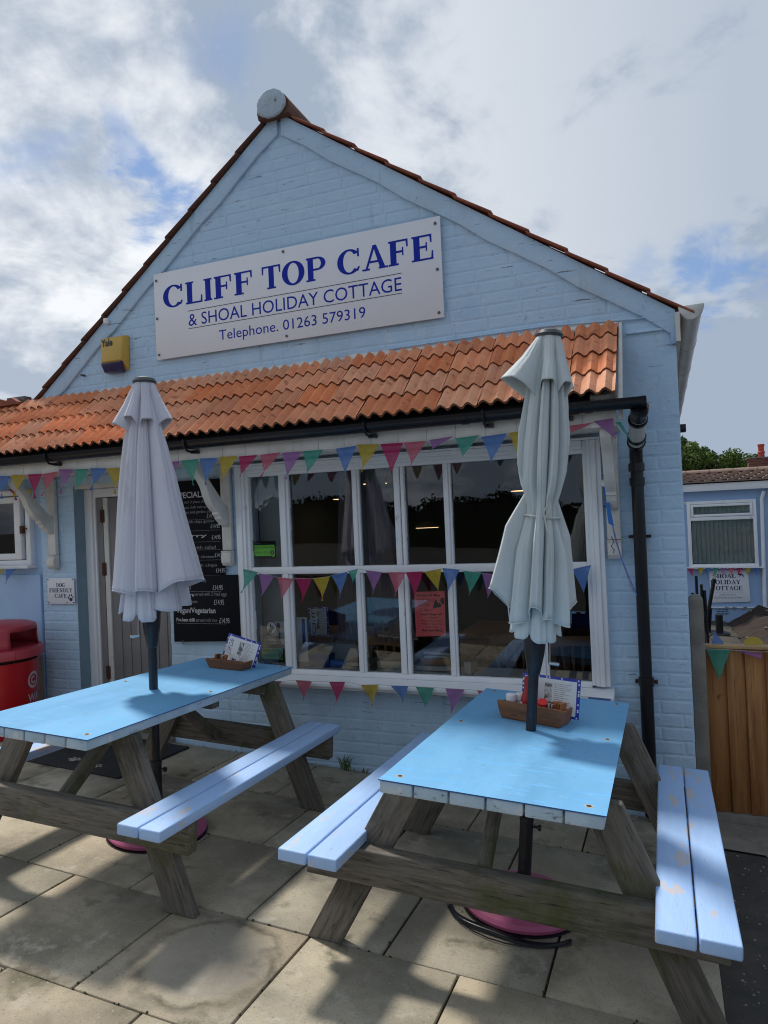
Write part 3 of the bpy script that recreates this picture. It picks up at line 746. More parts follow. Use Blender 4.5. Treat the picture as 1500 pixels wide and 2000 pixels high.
# curved timber brackets
def bracket(xc, label):
    o = empty('porch_bracket', (xc, 4.27, 1.31), label=label, cat='bracket', group='white timber brackets holding up the tiled canopy')
    inv = Matrix.Translation((-xc, -4.27, -1.31)); hw = .038
    def bp(mbb, name, **k):
        q = mbb.build(name, m_white_dirty, o, **k); q.matrix_local = inv
    bp(MB().box((xc - hw, 4.228, 1.42), (xc + hw, 4.263, 2.018)), 'back_post', bevel=.004)
    bp(MB().prism([(4.263, 1.31), (4.226, 1.31), (4.206, 1.335), (4.203, 1.372), (4.212, 1.40), (4.203, 1.417), (4.263, 1.417)], 'x', xc - hw, xc + hw), 'foot_block', bevel=.003)
    outer = []; inner = []
    for i in range(11):
        t = i / 10; y = 4.226 - .355 * t; zz = 1.60 + .418 * t
        bow = .055 * math.sin(math.pi * t)
        outer.append((y - .012 + bow * -.0, zz + .0)); 
    # upper (straight) edge and lower (ogee) edge
    up = [(4.227, 1.70), (3.90, 2.017)]
    low = [(3.862, 2.017), (3.866, 1.98), (3.895, 1.94), (3.935, 1.91), (3.975, 1.86), (4.00, 1.80), (4.035, 1.745), (4.075, 1.705), (4.105, 1.69), (4.105, 1.672), (4.125, 1.668), (4.135, 1.64), (4.17, 1.615), (4.18, 1.60), (4.20, 1.60), (4.227, 1.583)]
    bp(MB().prism(up + low, 'x', xc - .028, xc + .028), 'brace', bevel=.003)
bracket(-4.50, 'white curved timber bracket with rust stains, left of the door')
bracket(-2.868, 'white curved timber bracket between the menu board and the shop window')
bracket(-.262, 'white curved timber bracket right of the shop window, beside the black downpipe')

# ---- gutter of the porch
gut = empty('porch_gutter', (-3.3, 3.775, 2.14), label='black half-round gutter along the tiled canopy', cat='gutter')
ginv = Matrix.Translation((3.3, -3.775, -2.14))
def gpart(mbb, name, mat, **k):
    o = mbb.build(name, mat, gut, **k); o.matrix_local = ginv; return o
def half(xa, xb, r=.052, t=.0035, cy=3.775, cz=2.148, zoff=0):
    po = [(cy + r * math.cos(R(a)), cz + zoff + r * math.sin(R(a))) for a in range(180, 361, 15)]; pi_ = [(cy + (r - t) * math.cos(R(a)), cz + zoff + (r - t) * math.sin(R(a))) for a in range(360, 179, -15)]
    return MB().prism(po + pi_, 'x', xa, xb)
for a, b in ((-6.6, -3.98), (-3.978, -2.40), (-2.398, -.98), (-.978, -.05)): gpart(half(a, b), 'gutter_length', m_black, smooth=True)
for xx in (-.985, -.40, -.33): gpart(half(xx - .02, xx + .02, .0565, .004), 'joint_clip', m_black, smooth=True)
gpart(half(-.075, -.055, .060, .006), 'seal_ring', m_black, smooth=True)
for xx in (-5.2, -3.99, -2.815, -1.566, -.874, -.45):
    q = MB(); q.tube([(xx, 3.715, 2.155), (xx, 3.722, 2.11), (xx, 3.755, 2.083), (xx, 3.80, 2.080), (xx + .03, 3.832, 2.075)], .008, 8); q.box((xx - .012, 3.80, 2.070), (xx + .035, 3.835, 2.09)); gpart(q, 'gutter_bracket', m_black, smooth=True)
dp = empty('black_downpipe', (-.128, 4.20, -.16), label='black downpipe on the blue wall at the right corner, running down from the canopy gutter', cat='drainpipe')
di = Matrix.Translation((.128, -4.20, .16))
def dpp(mbb, name, mat, **k):
    o = mbb.build(name, mat, dp, **k); o.matrix_local = di; return o
dpp(MB().tube([(-.128, 4.205, -.13), (-.126, 4.205, .62)], .036, 20), 'pipe', m_black, smooth=True)
dpp(MB().tube([(-.126, 4.205, .625), (-.124, 4.205, 1.80)], .034, 20), 'pipe', m_black, smooth=True)
dpp(MB().tube([(-.124, 4.205, 1.795), (-.124, 4.195, 1.90), (-.120, 4.15, 1.955)], .036, 20), 'bend', m_black, smooth=True)
dpp(MB().tube([(-.120, 4.16, 1.95), (-.090, 3.85, 2.085)], .043, 20), 'offset_pipe', m_upvc, smooth=True)
dpp(MB().tube([(-.095, 3.885, 2.065), (-.088, 3.83, 2.085), (-.085, 3.79, 2.09), (-.085, 3.775, 2.105)], [.042, .043, .044, .046], 20), 'outlet', m_black, smooth=True)
for p, q in (((-.097, 3.895, 2.058), (-.0985, 3.912, 2.052)), ((-.112, 4.075, 1.985), (-.114, 4.092, 1.978)), ((-.117, 4.13, 1.963), (-.119, 4.147, 1.956))):
    dpp(MB().tube([p, q], .050, 20), 'seal_ring', m_black, smooth=True)
for z_, r in ((1.80, .043), (1.72, .041), (.60, .042)): dpp(MB().tube([(-.125, 4.205, z_), (-.125, 4.205, z_ + .045)], r, 20), 'collar', m_black, smooth=True)
for z_ in (1.42, .60): dpp(MB().box((-.185, 4.235, z_ + .005), (-.065, 4.262, z_ + .022)).tube([(-.178, 4.238, z_ + .013), (-.178, 4.225, z_ + .013)], .008, 8).tube([(-.072, 4.238, z_ + .013), (-.072, 4.225, z_ + .013)], .008, 8), 'pipe_clip', m_rust if z_ < 1 else m_black)

# ---- main gutter along the right eave
mg = empty('eaves_gutter', (.195, 4.25, 2.66), label='grimy off-white gutter with end cap along the right eave', cat='gutter')
mi = Matrix.Translation((-.195, -4.25, -2.66))
def mgp(mbb, name, mat, **k):
    o = mbb.build(name, mat, mg, **k); o.matrix_local = mi; return o
po = [(.195 + .062 * math.cos(R(a)), 2.700 + .080 * math.sin(R(a))) for a in range(180, 361, 12)]
for y0 in [4.25 + .92 * k for k in range(8)]:
    mgp(MB().prism(po, 'y', y0, y0 + .91), 'gutter_length', m_upvc, smooth=True)
    mgp(MB().prism([(.195 + (p[0] - .195) * 1.05, 2.7 + (p[1] - 2.7) * 1.05) for p in po], 'y', y0 + .86, y0 + .905), 'joint', m_upvc, smooth=True)
mgp(MB().prism([(.195 + (p[0] - .195) * 1.07, 2.7 + (p[1] - 2.7) * 1.07) for p in po], 'y', 4.232, 4.262), 'end_cap', m_upvc, bevel=.006)
# white vent pipe seen past the corner
vp = empty('white_vent_pipe', (.20, 8.0, 1.6), label='white pipe with black cap just past the right corner', cat='pipe')
q = MB().box((.165, 7.98, 1.62), (.205, 8.02, 2.36)).build('pipe', m_upvc, vp, bevel=.006); q.matrix_local = Matrix.Translation((-.2, -8, -1.6))
q = MB().box((.155, 7.96, 2.36), (.265, 8.06, 2.44)).box((.15, 7.95, 2.13), (.215, 8.03, 2.16)).build('cap', m_black, vp, bevel=.008); q.matrix_local = Matrix.Translation((-.2, -8, -1.6))
q = MB().box((.16, 7.97, 1.60), (.235, 8.03, 1.63)).build('foot', m_upvc, vp, bevel=.004); q.matrix_local = Matrix.Translation((-.2, -8, -1.6))

# ================================================================== SIDE EXTENSION (left of the gable)
ext = empty('side_extension', (-5.8, 4.3, 0), label='low blue-painted side extension left of the gable with a tiled roof', cat='building')
ei = Matrix.Translation((5.8, -4.3, 0))
def ep(mbb, name, mat, **k):
    o = mbb.build(name, mat, ext, **k); o.matrix_local = ei; return o
ep(MB().box((-8.6, 4.300, -.4), (-4.662, 4.45, 2.45)), 'wall', m_blue_smooth)
ep(MB().box((-8.6, 4.276, -.4), (-4.690, 4.2995, 1.265)), 'lower_panel', m_blue_smooth, bevel=.003)
ep(MB().box((-8.6, 4.45, -.4), (-8.45, 8.5, 2.45)), 'wall', m_blue_smooth)
er = MB()
for k in range(7):
    y0 = 4.15 + k * .3; z0 = 2.66 + k * .05
    for i in range(16):
        x0 = -8.6 + i * .2425; er.prism([(x0, z0 - .01), (x0 + .06, z0 + .025), (x0 + .12, z0 + .005), (x0 + .18, z0 + .025), (x0 + .238, z0 - .01), (x0 + .238, z0 - .03), (x0, z0 - .03)], 'y', y0, y0 + .33)
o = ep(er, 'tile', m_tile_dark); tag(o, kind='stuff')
ep(MB().box((-4.90, 4.21, 2.62), (-4.71, 4.28, 2.70)).box((-5.6, 4.19, 2.60), (-4.9, 4.28, 2.64)), 'flashing', m_cap)
# its casement window
sw = empty('casement_window', (-5.0, 4.25, 1.3), label='white casement window with sill at the far left edge', cat='window')
si = Matrix.Translation((5.0, -4.25, -1.3))
def sp_(mbb, name, mat, **k):
    o = mbb.build(name, mat, sw, **k); o.matrix_local = si; return o
for a, b in (((-5.9, 4.25, 1.345), (-5.85, 4.305, 1.955)), ((-4.80, 4.25, 1.345), (-4.750, 4.305, 1.955)), ((-5.85, 4.25, 1.91), (-4.80, 4.305, 1.955)), ((-5.85, 4.25, 1.345), (-4.80, 4.305, 1.385))):
    sp_(MB().box(a, b), 'frame', m_white, bevel=.004)
for a, b in (((-4.905, 4.235, 1.39), (-4.835, 4.28, 1.90)), ((-5.62, 4.235, 1.39), (-5.56, 4.28, 1.90)), ((-5.56, 4.235, 1.85), (-4.905, 4.28, 1.90)), ((-5.56, 4.235, 1.39), (-4.905, 4.28, 1.44))):
    sp_(MB().box(a, b), 'sash', m_white, bevel=.005)
sp_(MB().box((-5.56, 4.262, 1.44), (-4.905, 4.268, 1.85)), 'pane', m_glass)
sp_(MB().box((-5.5, 4.29, 1.45), (-4.93, 4.296, 1.86)), 'blind', M('cream_blind', (.55, .53, .48), rough=.8))
sp_(MB().box((-5.95, 4.20, 1.318), (-4.735, 4.305, 1.3445)), 'sill', m_white, bevel=.004)
sp_(MB().box((-4.83, 4.222, 1.60), (-4.80, 4.249, 1.66)).tube([(-4.815, 4.225, 1.655), (-4.74, 4.21, 1.635)], .005, 6), 'latch', m_rust)
# ================================================================== thing helper (parts written in world coordinates)
class Thing:
    def __init__(s, name, org, label, cat, group=None, kind=None):
        s.o = empty(name, org, label=label, cat=cat, group=group, kind=kind); s.inv = Matrix.Translation(-Vector(org))
    def p(s, mbb, name, mat, parent=None, **k):
        q = mbb.build(name, mat, parent or s.o, **k)
        q.matrix_local = s.inv if parent is None else Matrix.Identity(4); return q
    def text(s, txt, x0, x1, z0, z1, y, mat, **k):
        q = lettering(txt, x0, x1, z0, z1, y, mat, s.o, **k); q.matrix_local = s.inv; return q

# ---- big sign
sg = Thing('cafe_sign', (-2.32, 4.26, 2.84), 'large white sign with blue lettering, CLIFF TOP CAFE, on the gable', 'sign')
sg.p(MB().box((-3.425, 4.247, 2.836), (-1.213, 4.2535, 3.472)), 'panel', m_signw, bevel=.0015)
yy = 4.2462
sg.text('CLIFF', -3.345, -2.585, 3.203, 3.368, yy, m_navy, font='slab')
sg.text('TOP', -2.505, -2.015, 3.205, 3.370, yy, m_navy, font='slab')
sg.text('CAFE', -1.930, -1.266, 3.208, 3.374, yy, m_navy, font='slab')
sg.p(MB().box((-3.132, yy - .0004, 3.1545), (-1.482, yy, 3.1585)).box((-3.132, yy - .0004, 3.027), (-1.482, yy, 3.031)), 'rule', m_ink)
def words(t, s_, x0, x1, z0, z1, y, mat, **k):
    ext = lambda q: (lambda v: (min(p[0] for p in v), max(p[0] for p in v), min(p[1] for p in v), max(p[1] for p in v)))(text_mesh(q)[0])
    A = ext(s_); sx = (x1 - x0) / (A[1] - A[0]); sz = (z1 - z0) / (A[3] - A[2]); pre = ''
    for w_ in s_.split(' '):
        B = ext(pre + w_); W = ext(w_); xe = x0 + (B[1] - A[0]) * sx
        t.text(w_, xe - (W[1] - W[0]) * sx, xe, z0 + (W[2] - A[2]) * sz, z0 + (W[3] - A[2]) * sz, y, mat, **k); pre += w_ + ' '
words(sg, '& SHOAL HOLIDAY COTTAGE', -3.128, -1.485, 3.046, 3.134, yy, m_navy)
words(sg, 'Telephone. 01263 579319', -2.873, -1.743, 2.888, 2.982, yy, m_navy)
for x, z_ in ((-3.40, 3.42), (-3.405, 3.14), (-3.40, 2.872), (-2.33, 3.446), (-2.33, 2.868), (-1.245, 3.43), (-1.243, 3.14), (-1.245, 2.868)):
    sg.p(MB().tube([(x, 4.2475, z_), (x, 4.241, z_)], .009, 10), 'screw', m_cap)
# ---- alarm box
al = Thing('alarm_box', (-3.81, 4.265, 2.79), 'yellow and dark violet burglar alarm box on the gable left of the big sign', 'alarm box')
al.p(MB().add([(-3.925, 4.268, 2.800), (-3.695, 4.268, 2.800), (-3.688, 4.268, 3.064), (-3.931, 4.268, 3.064), (-3.905, 4.20, 2.87), (-3.715, 4.20, 2.87), (-3.708, 4.215, 3.052), (-3.913, 4.215, 3.052)],
     [(4, 5, 6, 7), (0, 1, 5, 4), (1, 2, 6, 5), (2, 3, 7, 6), (3, 0, 4, 7), (3, 2, 1, 0)]), 'case', m_yellow, bevel=.006)
al.p(MB().add([(-3.902, 4.262, 2.790), (-3.728, 4.262, 2.786), (-3.705, 4.21, 2.862), (-3.915, 4.21, 2.862), (-3.895, 4.218, 2.795), (-3.735, 4.218, 2.790), (-3.715, 4.196, 2.858), (-3.905, 4.196, 2.858)],
     [(4, 5, 6, 7), (0, 1, 5, 4), (1, 2, 6, 5), (2, 3, 7, 6), (3, 0, 4, 7), (3, 2, 1, 0)]), 'lens', m_lens, bevel=.004)
al.text('Yale', -3.903, -3.797, 2.985, 3.042, 4.2068, m_ink, bold=.02)
# small fittings on the gable
bf = Thing('wall_bolt', (-4.139, 4.26, 2.809), 'small grey bolt fixing low on the gable, left of the alarm box', 'fixing'); bf.p(MB().tube([(-4.139, 4.272, 2.809), (-4.139, 4.235, 2.806)], .009, 10), 'bolt', m_cap, smooth=True)
cbx = Thing('cable_fitting', (-3.867, 4.25, 3.18), 'white cable clip on the rake band above the alarm box', 'fixing')
cbx.p(MB().box((-3.885, 4.215, 3.165), (-3.850, 4.246, 3.205)), 'clip', m_white, bevel=.005)
# cable along the wall to the right of the canopy
cb = Thing('wall_cable', (0, 4.26, 2.65), 'thin pale cable stapled along the wall above the right end of the canopy', 'cable')
cpts = [(-1.6, 4.264, 2.688), (-1.0, 4.264, 2.694), (-.6, 4.264, 2.697), (-.19, 4.263, 2.672), (-.10, 4.263, 2.668), (.02, 4.262, 2.672), (.09, 4.262, 2.66), (.10, 4.262, 2.62), (.095, 4.262, 2.5)]
cb.p(MB().tube(cpts, .005, 8), 'cable', m_wall, smooth=True)
cb.p(MB().box((.085, 4.255, 2.50), (.112, 4.271, 2.60)), 'junction', m_blue_smooth, bevel=.003)

# ---- dog friendly sign
ds = Thing('dog_friendly_sign', (-4.45, 4.26, 1.03), 'small square white sign, DOG FRIENDLY CAFE in navy, on the pier', 'sign')
ds.p(MB().box((-4.592, 4.256, 1.030), (-4.314, 4.261, 1.234)), 'panel', m_signw, bevel=.0015)
yy = 4.2552
ds.text('DOG', -4.497, -4.41, 1.164, 1.196, yy, m_navy2, font='slab'); ds.text('FRIENDLY', -4.573, -4.333, 1.122, 1.154, yy, m_navy2, font='slab'); ds.text('CAFE', -4.518, -4.395, 1.079, 1.111, yy, m_navy2, font='slab')
paw = MB()
def disc(mb_, cx, cz, rx, rz, y, rot=0, n=14):
    pts = []
    for k in range(n):
        a = 2 * math.pi * k / n; px = rx * math.cos(a); pz = rz * math.sin(a)
        pts.append((cx + px * math.cos(rot) - pz * math.sin(rot), y, cz + px * math.sin(rot) + pz * math.cos(rot)))
    mb_.add(pts, [tuple(range(n))])
disc(paw, -4.352, 1.066, .017, .014, yy)
for a_, b_ in ((-4.376, 1.078), (-4.364, 1.096), (-4.345, 1.099), (-4.330, 1.085)): disc(paw, a_, b_, .006, .010, yy)
ds.p(paw, 'paw_print', m_navy2)
for x, z_ in ((-4.582, 1.224), (-4.326, 1.224), (-4.582, 1.042), (-4.326, 1.042), (-4.39, 1.042)): ds.p(MB().tube([(x, 4.2565, z_), (x, 4.251, z_)], .004, 8), 'screw', m_rust)

# ---- menu boards
cu_ = Thing('menu_board', (-3.1, 4.262, 1.2), 'tall black chalk menu board on the wall, upper one, half hidden by the left parasol', 'menu board', 'black chalk menu boards')
cu_.p(MB().box((-3.345, 4.246, 1.19), (-2.912, 4.262, 1.932)), 'panel', m_chalkb, bevel=.002)
y1_ = 4.2455
def row_(t, txt, x0, x1, z_, h, mat=m_chalk, bold=0.0): t.text(txt, x0, x1, z_, z_ + h, yb, mat, bold=bold)
yb = y1_
row_(cu_, 'SPECIALS', -3.30, -3.055, 1.805, .045, bold=.02)
for txt, x0, x1, z_ in (('served with 3 piece chips', -3.32, -3.03, 1.76), ('garden peas chefs own specials', -3.32, -2.985, 1.722), ('with chips and garden peas', -3.32, -2.985, 1.686)): row_(cu_, txt, x0, x1, z_, .026, m_chalk_dim)
row_(cu_, 'served with chips garden', -3.32, -2.98, 1.615, .028, m_chalk_dim)
row_(cu_, 'served with salad', -3.32, -2.975, 1.432, .026, m_chalk_dim); row_(cu_, 'sausage and cheese', -3.32, -2.99, 1.362, .026, m_chalk_dim)
row_(cu_, 'Curry', -3.32, -3.045, 1.512, .03, m_chalk, .02); row_(cu_, 'served with chips', -3.32, -2.97, 1.30, .026, m_chalk_dim)
for x0, z_ in ((-3.04, 1.655), (-3.01, 1.58), (-3.005, 1.50), (-2.985, 1.372), (-2.98, 1.262)):
    row_(cu_, '\u00a314.95', x0, x0 + .075, z_, .030)
for z_ in (1.645, 1.565, 1.483, 1.425, 1.352, 1.243): cu_.p(MB().box((-3.32, y1_ - .0004, z_), (-2.935, y1_, z_ + .0015)), 'rule', m_chalk_dim)
cl = Thing('menu_board', (-3.07, 4.23, .77), 'lower black chalk menu board listing Vegan/Vegetarian below the tall one', 'menu board', 'black chalk menu boards')
mbx = MB(); mbx.prism([(-3.354, .762), (-2.788, .781), (-2.791, 1.246), (-3.348, 1.239)], 'y', 4.226, 4.2455); cl.p(mbx, 'panel', m_chalkb, bevel=.002)
yb = 4.2255
row_(cl, '(meat or vegetarian)', -3.33, -3.055, 1.190, .030, m_chalk_dim); row_(cl, 'with salad', -3.33, -3.19, 1.143, .026, m_chalk_dim); row_(cl, '\u00a314.95', -3.00, -2.915, 1.140, .034)
row_(cl, 'Ham', -3.33, -3.165, 1.093, .028, m_chalk, .03); row_(cl, 'served with 2 fried eggs', -3.158, -2.885, 1.090, .034, m_chalk_dim)
row_(cl, 'and garden peas.', -3.33, -3.13, 1.040, .030, m_chalk_dim); row_(cl, '\u00a314.95', -2.995, -2.91, 1.035, .036)
row_(cl, 'Vegan/Vegetarian', -3.325, -2.985, .962, .052, m_chalk, .022); row_(cl, 'Five bean chilli', -3.325, -3.165, .912, .026, m_chalk, .025); row_(cl, 'served with rice', -3.155, -2.975, .912, .026, m_chalk_dim); row_(cl, '\u00a314.95', -2.955, -2.87, .905, .036)
for z_, xb in ((1.128, -2.93), (.898, -2.90)): cl.p(MB().box((-3.325, yb - .0004, z_), (xb, yb, z_ + .002)), 'rule', m_chalk_dim)
cl.p(MB().tube([(-3.28, 4.225, .775), (-3.28, 4.235, .745)], .006, 8), 'hook', m_chrome)

# ---- papers behind the window glass
pst = Thing('event_poster', (-1.407, 4.292, .83), 'coral red paper poster for a fun dog show, inside the window', 'poster')
mbx = MB(); mbx.prism([(-1.506, .829), (-1.306, .839), (-1.303, 1.122), (-1.508, 1.116)], 'y', 4.2895, 4.2905); pst.p(mbx, 'paper', m_red_paper)
yb = 4.2892
for txt, x0, x1, z_, h, b_ in (('Sunday 26 May', -1.492, -1.334, 1.083, .020, .02), ('FUN DOG', -1.488, -1.375, 1.053, .021, 0), ('SHOW', -1.484, -1.405, 1.022, .021, 0), ('12-4pm', -1.480, -1.395, .988, .021, 0), ('Repps Village Hall', -1.468, -1.328, .965, .015, .03), ('12 different', -1.438, -1.352, .947, .011, 0), ('categories to enter', -1.470, -1.325, .925, .012, 0), ('Register your dog', -1.464, -1.328, .905, .013, 0), ('from 11am', -1.437, -1.354, .889, .010, 0), ('Bar and BBQ', -1.462, -1.328, .862, .017, .03)):
    pst.text(txt, x0, x1, z_, z_ + h, yb, m_ink, bold=b_)
dg_ = MB()
for p in ([(-1.385, 1.01), (-1.372, 1.055), (-1.362, 1.075), (-1.350, 1.045), (-1.352, 1.02), (-1.366, 1.012)], [(-1.335, 1.06), (-1.325, 1.082), (-1.308, 1.078), (-1.308, 1.035), (-1.325, 1.04)], [(-1.357, 1.03), (-1.342, 1.05), (-1.326, 1.035), (-1.33, 1.02), (-1.35, 1.018)]):
    dg_.add([(a, yb, b) for a, b in p], [tuple(range(len(p)))])
pst.p(dg_, 'dog_picture', m_ink)
def hygiene(cx, cz, label, tint):
    t = Thing('food_hygiene_sticker', (cx, 4.29, cz - .06), label, 'sticker', 'food hygiene rating stickers in the window')
    w, h = .092, .062
    t.p(MB().box((cx - w, 4.2895, cz - h), (cx + w, 4.2905, cz + h)), 'card', m_chalkb)
    t.p(MB().add([(cx - w + .010, 4.2892, cz - .042), (cx + w - .032, 4.2892, cz - .042), (cx + w - .032, 4.2892, cz - .048), (cx + w - .010, 4.2892, cz - .048), (cx + w - .010, 4.2892, cz + .034), (cx - w + .010, 4.2892, cz + .034)], [(0, 1, 2, 3, 4, 5)]), 'green_panel', tint)
    t.text('FOOD HYGIENE RATING', cx - w + .014, cx + w - .014, cz + .014, cz + .024, 4.2889, m_ink, bold=.02)
    t.p(MB().box((cx - w + .014, 4.2886, cz + .006), (cx + w - .014, 4.2889, cz + .008)), 'rule', m_ink)
    cc = MB()
    for k in range(5):
        vs, fs = _arc(0, 0, .0085, .0085, .0070, .0070, 0, 360, 14); cc.add([(cx - w + .028 + k * .023 + a, 4.2888, cz - .018 + b) for a, b in vs], fs)
    t.p(cc, 'rating_circle', m_ink)
    for k in range(5): t.text('01234'[k], cx - w + .0255 + k * .023, cx - w + .0305 + k * .023, cz - .022, cz - .014, 4.2887, m_ink)
    d = MB(); disc(d, cx + w - .030, cz - .018, .016, .016, 4.2888, n=20); t.p(d, 'rating_disc', m_ink)
    t.text('5', cx + w - .035, cx + w - .025, cz - .027, cz - .009, 4.2884, m_paper, bold=.04)
    t.text('Food Standards Agency', cx - w + .03, cx - w + .06, cz + .040, cz + .052, 4.2889, m_chalk_dim)
hygiene(-2.602, 1.412, 'green and black food hygiene rating 5 sticker in the top left pane', m_green_card)
hygiene(-2.571, .692, 'green and black food hygiene rating 5 sticker in the bottom left pane', M('dull_green_card', (.10, .36, .10), rough=.5))
nk = Thing('dog_friendly_sticker', (-2.572, 4.29, .79), 'round dog silhouette sticker with NORFOLK below it in the bottom left pane', 'sticker')
d = MB(); disc(d, -2.572, .868, .042, .048, 4.2902, n=24); nk.p(d, 'disc', m_ink); d = MB(); disc(d, -2.572, .868, .036, .042, 4.2898, n=24); nk.p(d, 'white_disc', m_paper)
d = MB(); d.add([(-2.572 + a, 4.2894, .868 + b) for a, b in ((-.028, -.02), (-.012, .0), (-.010, .028), (-.003, .034), (-.002, .012), (.012, .012), (.026, -.002), (.024, -.012), (.008, -.014), (.004, -.034), (-.02, -.034))], [tuple(range(11))]); nk.p(d, 'dog_silhouette', m_ink)
nk.p(MB().box((-2.61, 4.2895, .765), (-2.532, 4.2905, .812)), 'plate', m_ink)
nk.text('DOG FRIENDLY', -2.605, -2.537, .799, .808, 4.2892, m_paper); nk.text('NORFOLK', -2.605, -2.537, .776, .793, 4.2892, m_paper, bold=.02)

# ================================================================== BUNTING
def bunting(label, y, flags, sag=.0, curls=(), cord_pts=None, group='strings of coloured pennant bunting', org=None, pins=True, cordr=.0016, seed=1):
    rr = random.Random(seed)
    a0 = flags[0][1]; o = Thing('bunting_string', org or (a0[0], y, a0[1]), label, 'bunting', group)
    pts = cord_pts or []
    if not cord_pts:
        for f in flags: pts += [(f[1][0], y + .002, f[1][1]), (f[2][0], y + .002, f[2][1])]
    o.p(MB().tube(pts, cordr, 6), 'cord', m_cord)
    for i, (c, a, b, t) in enumerate(flags):
        # cloth triangle, folded hem at the top, gently curled
        nseg = 7; vs = []; fs = []; cur = rr.uniform(-.045, .03); cur2 = rr.uniform(.008, .028); t = (t[0] + rr.gauss(0, .006), t[1] + rr.uniform(0, .008)); cur2 *= 1 * 1
        for j in range(nseg + 1):
            v = j / nseg
            for k in range(5):
                u = k / 4
                top = (a[0] + (b[0] - a[0]) * u, a[1] + (b[1] - a[1]) * u)
                e = (top[0] + (t[0] - top[0]) * v, top[1] + (t[1] - top[1]) * v)
                yy_ = y - .004 + cur * v * v + cur2 * math.sin(v * 3 + u * 2.4) * v - .004 * (u - .5) * v
                vs.append((e[0], yy_, e[1]))
        for j in range(nseg):
            for k in range(4):
                n0 = j * 5 + k; fs.append((n0, n0 + 1, n0 + 6, n0 + 5) if j < nseg - 1 else (n0, n0 + 1, n0 + 6, n0 + 5))
        m_ = MB().add(vs, fs)
        hem = .011
        h0 = (a[0] + (t[0] - a[0]) * .07, a[1] + (t[1] - a[1]) * .07); h1 = (b[0] + (t[0] - b[0]) * .07, b[1] + (t[1] - b[1]) * .07)
        m_.add([(a[0], y - .0052, a[1]), (b[0], y - .0052, b[1]), (h1[0], y - .0056, h1[1]), (h0[0], y - .0056, h0[1])], [(0, 1, 2, 3)])
        q = m_.build('flag', m_flag[c], o.o, smooth=True); q.matrix_local = o.inv
    return o
BUNT_TOP = [('b', (-4.584, 2.035), (-4.445, 2.026), (-4.531, 1.86)), ('y', (-4.434, 2.033), (-4.292, 2.024), (-4.387, 1.864)), ('m', (-4.272, 2.027), (-4.134, 2.022), (-4.227, 1.849)), ('p', (-4.129, 2.021), (-3.983, 2.03), (-4.098, 1.857)), ('v', (-3.972, 2.044), (-3.84, 2.036), (-3.939, 1.867)), ('g', (-3.831, 2.035), (-3.701, 2.03), (-3.793, 1.856)), ('b', (-3.687, 2.033), (-3.542, 2.023), (-3.672, 1.871)), ('y', (-3.537, 2.023), (-3.395, 2.017), (-3.48, 1.836)), ('m', (-3.377, 2.023), (-3.23, 2.023), (-3.325, 1.852)), ('p', (-3.217, 2.026), (-3.077, 2.027), (-3.166, 1.857)), ('v', (-3.068, 2.03), (-2.932, 2.03), (-3.01, 1.862)), ('g', (-2.923, 2.033), (-2.786, 2.034), (-2.839, 1.859)), ('b', (-2.774, 2.036), (-2.636, 2.03), (-2.735, 1.857)), ('y', (-2.624, 2.035), (-2.485, 2.032), (-2.597, 1.875)), ('m', (-2.474, 2.028), (-2.338, 2.028), (-2.48, 1.895)), ('p', (-2.32, 2.026), (-2.177, 2.032), (-2.297, 1.883)), ('v', (-2.166, 2.028), (-2.027, 2.027), (-2.131, 1.861)), ('g', (-2.02, 2.027), (-1.884, 2.026), (-1.982, 1.864)), ('b', (-1.798, 2.025), (-1.663, 2.033), (-1.748, 1.859)), ('y', (-1.657, 2.039), (-1.519, 2.031), (-1.612, 1.872)), ('m', (-1.51, 2.03), (-1.369, 2.028), (-1.451, 1.847)), ('p', (-1.366, 2.028), (-1.233, 2.026), (-1.335, 1.884)), ('v', (-1.211, 2.03), (-1.072, 2.039), (-1.183, 1.967)), ('g', (-1.06, 2.027), (-0.925, 2.033), (-1.021, 1.912)), ('b', (-0.911, 2.023), (-0.77, 2.031), (-0.863, 1.869)), ('y', (-0.759, 2.033), (-0.628, 2.033), (-0.712, 1.89)), ('m', (-0.606, 2.034), (-0.482, 2.037), (-0.558, 1.909)), ('p', (-0.458, 2.041), (-0.314, 2.049), (-0.42, 1.999)), ('v', (-0.313, 2.055), (-0.218, 2.062), (-0.21, 1.955)), ('g', (-0.205, 2.042), (-0.178, 2.038), (-0.122, 1.911))]
bunting('long string of coloured pennants pinned along the white fascia of the canopy', 3.826, [('p', (-4.90, 2.03), (-4.76, 2.03), (-4.83, 1.86)), ('v', (-4.75, 2.03), (-4.61, 2.03), (-4.68, 1.86))] + BUNT_TOP, seed=2)
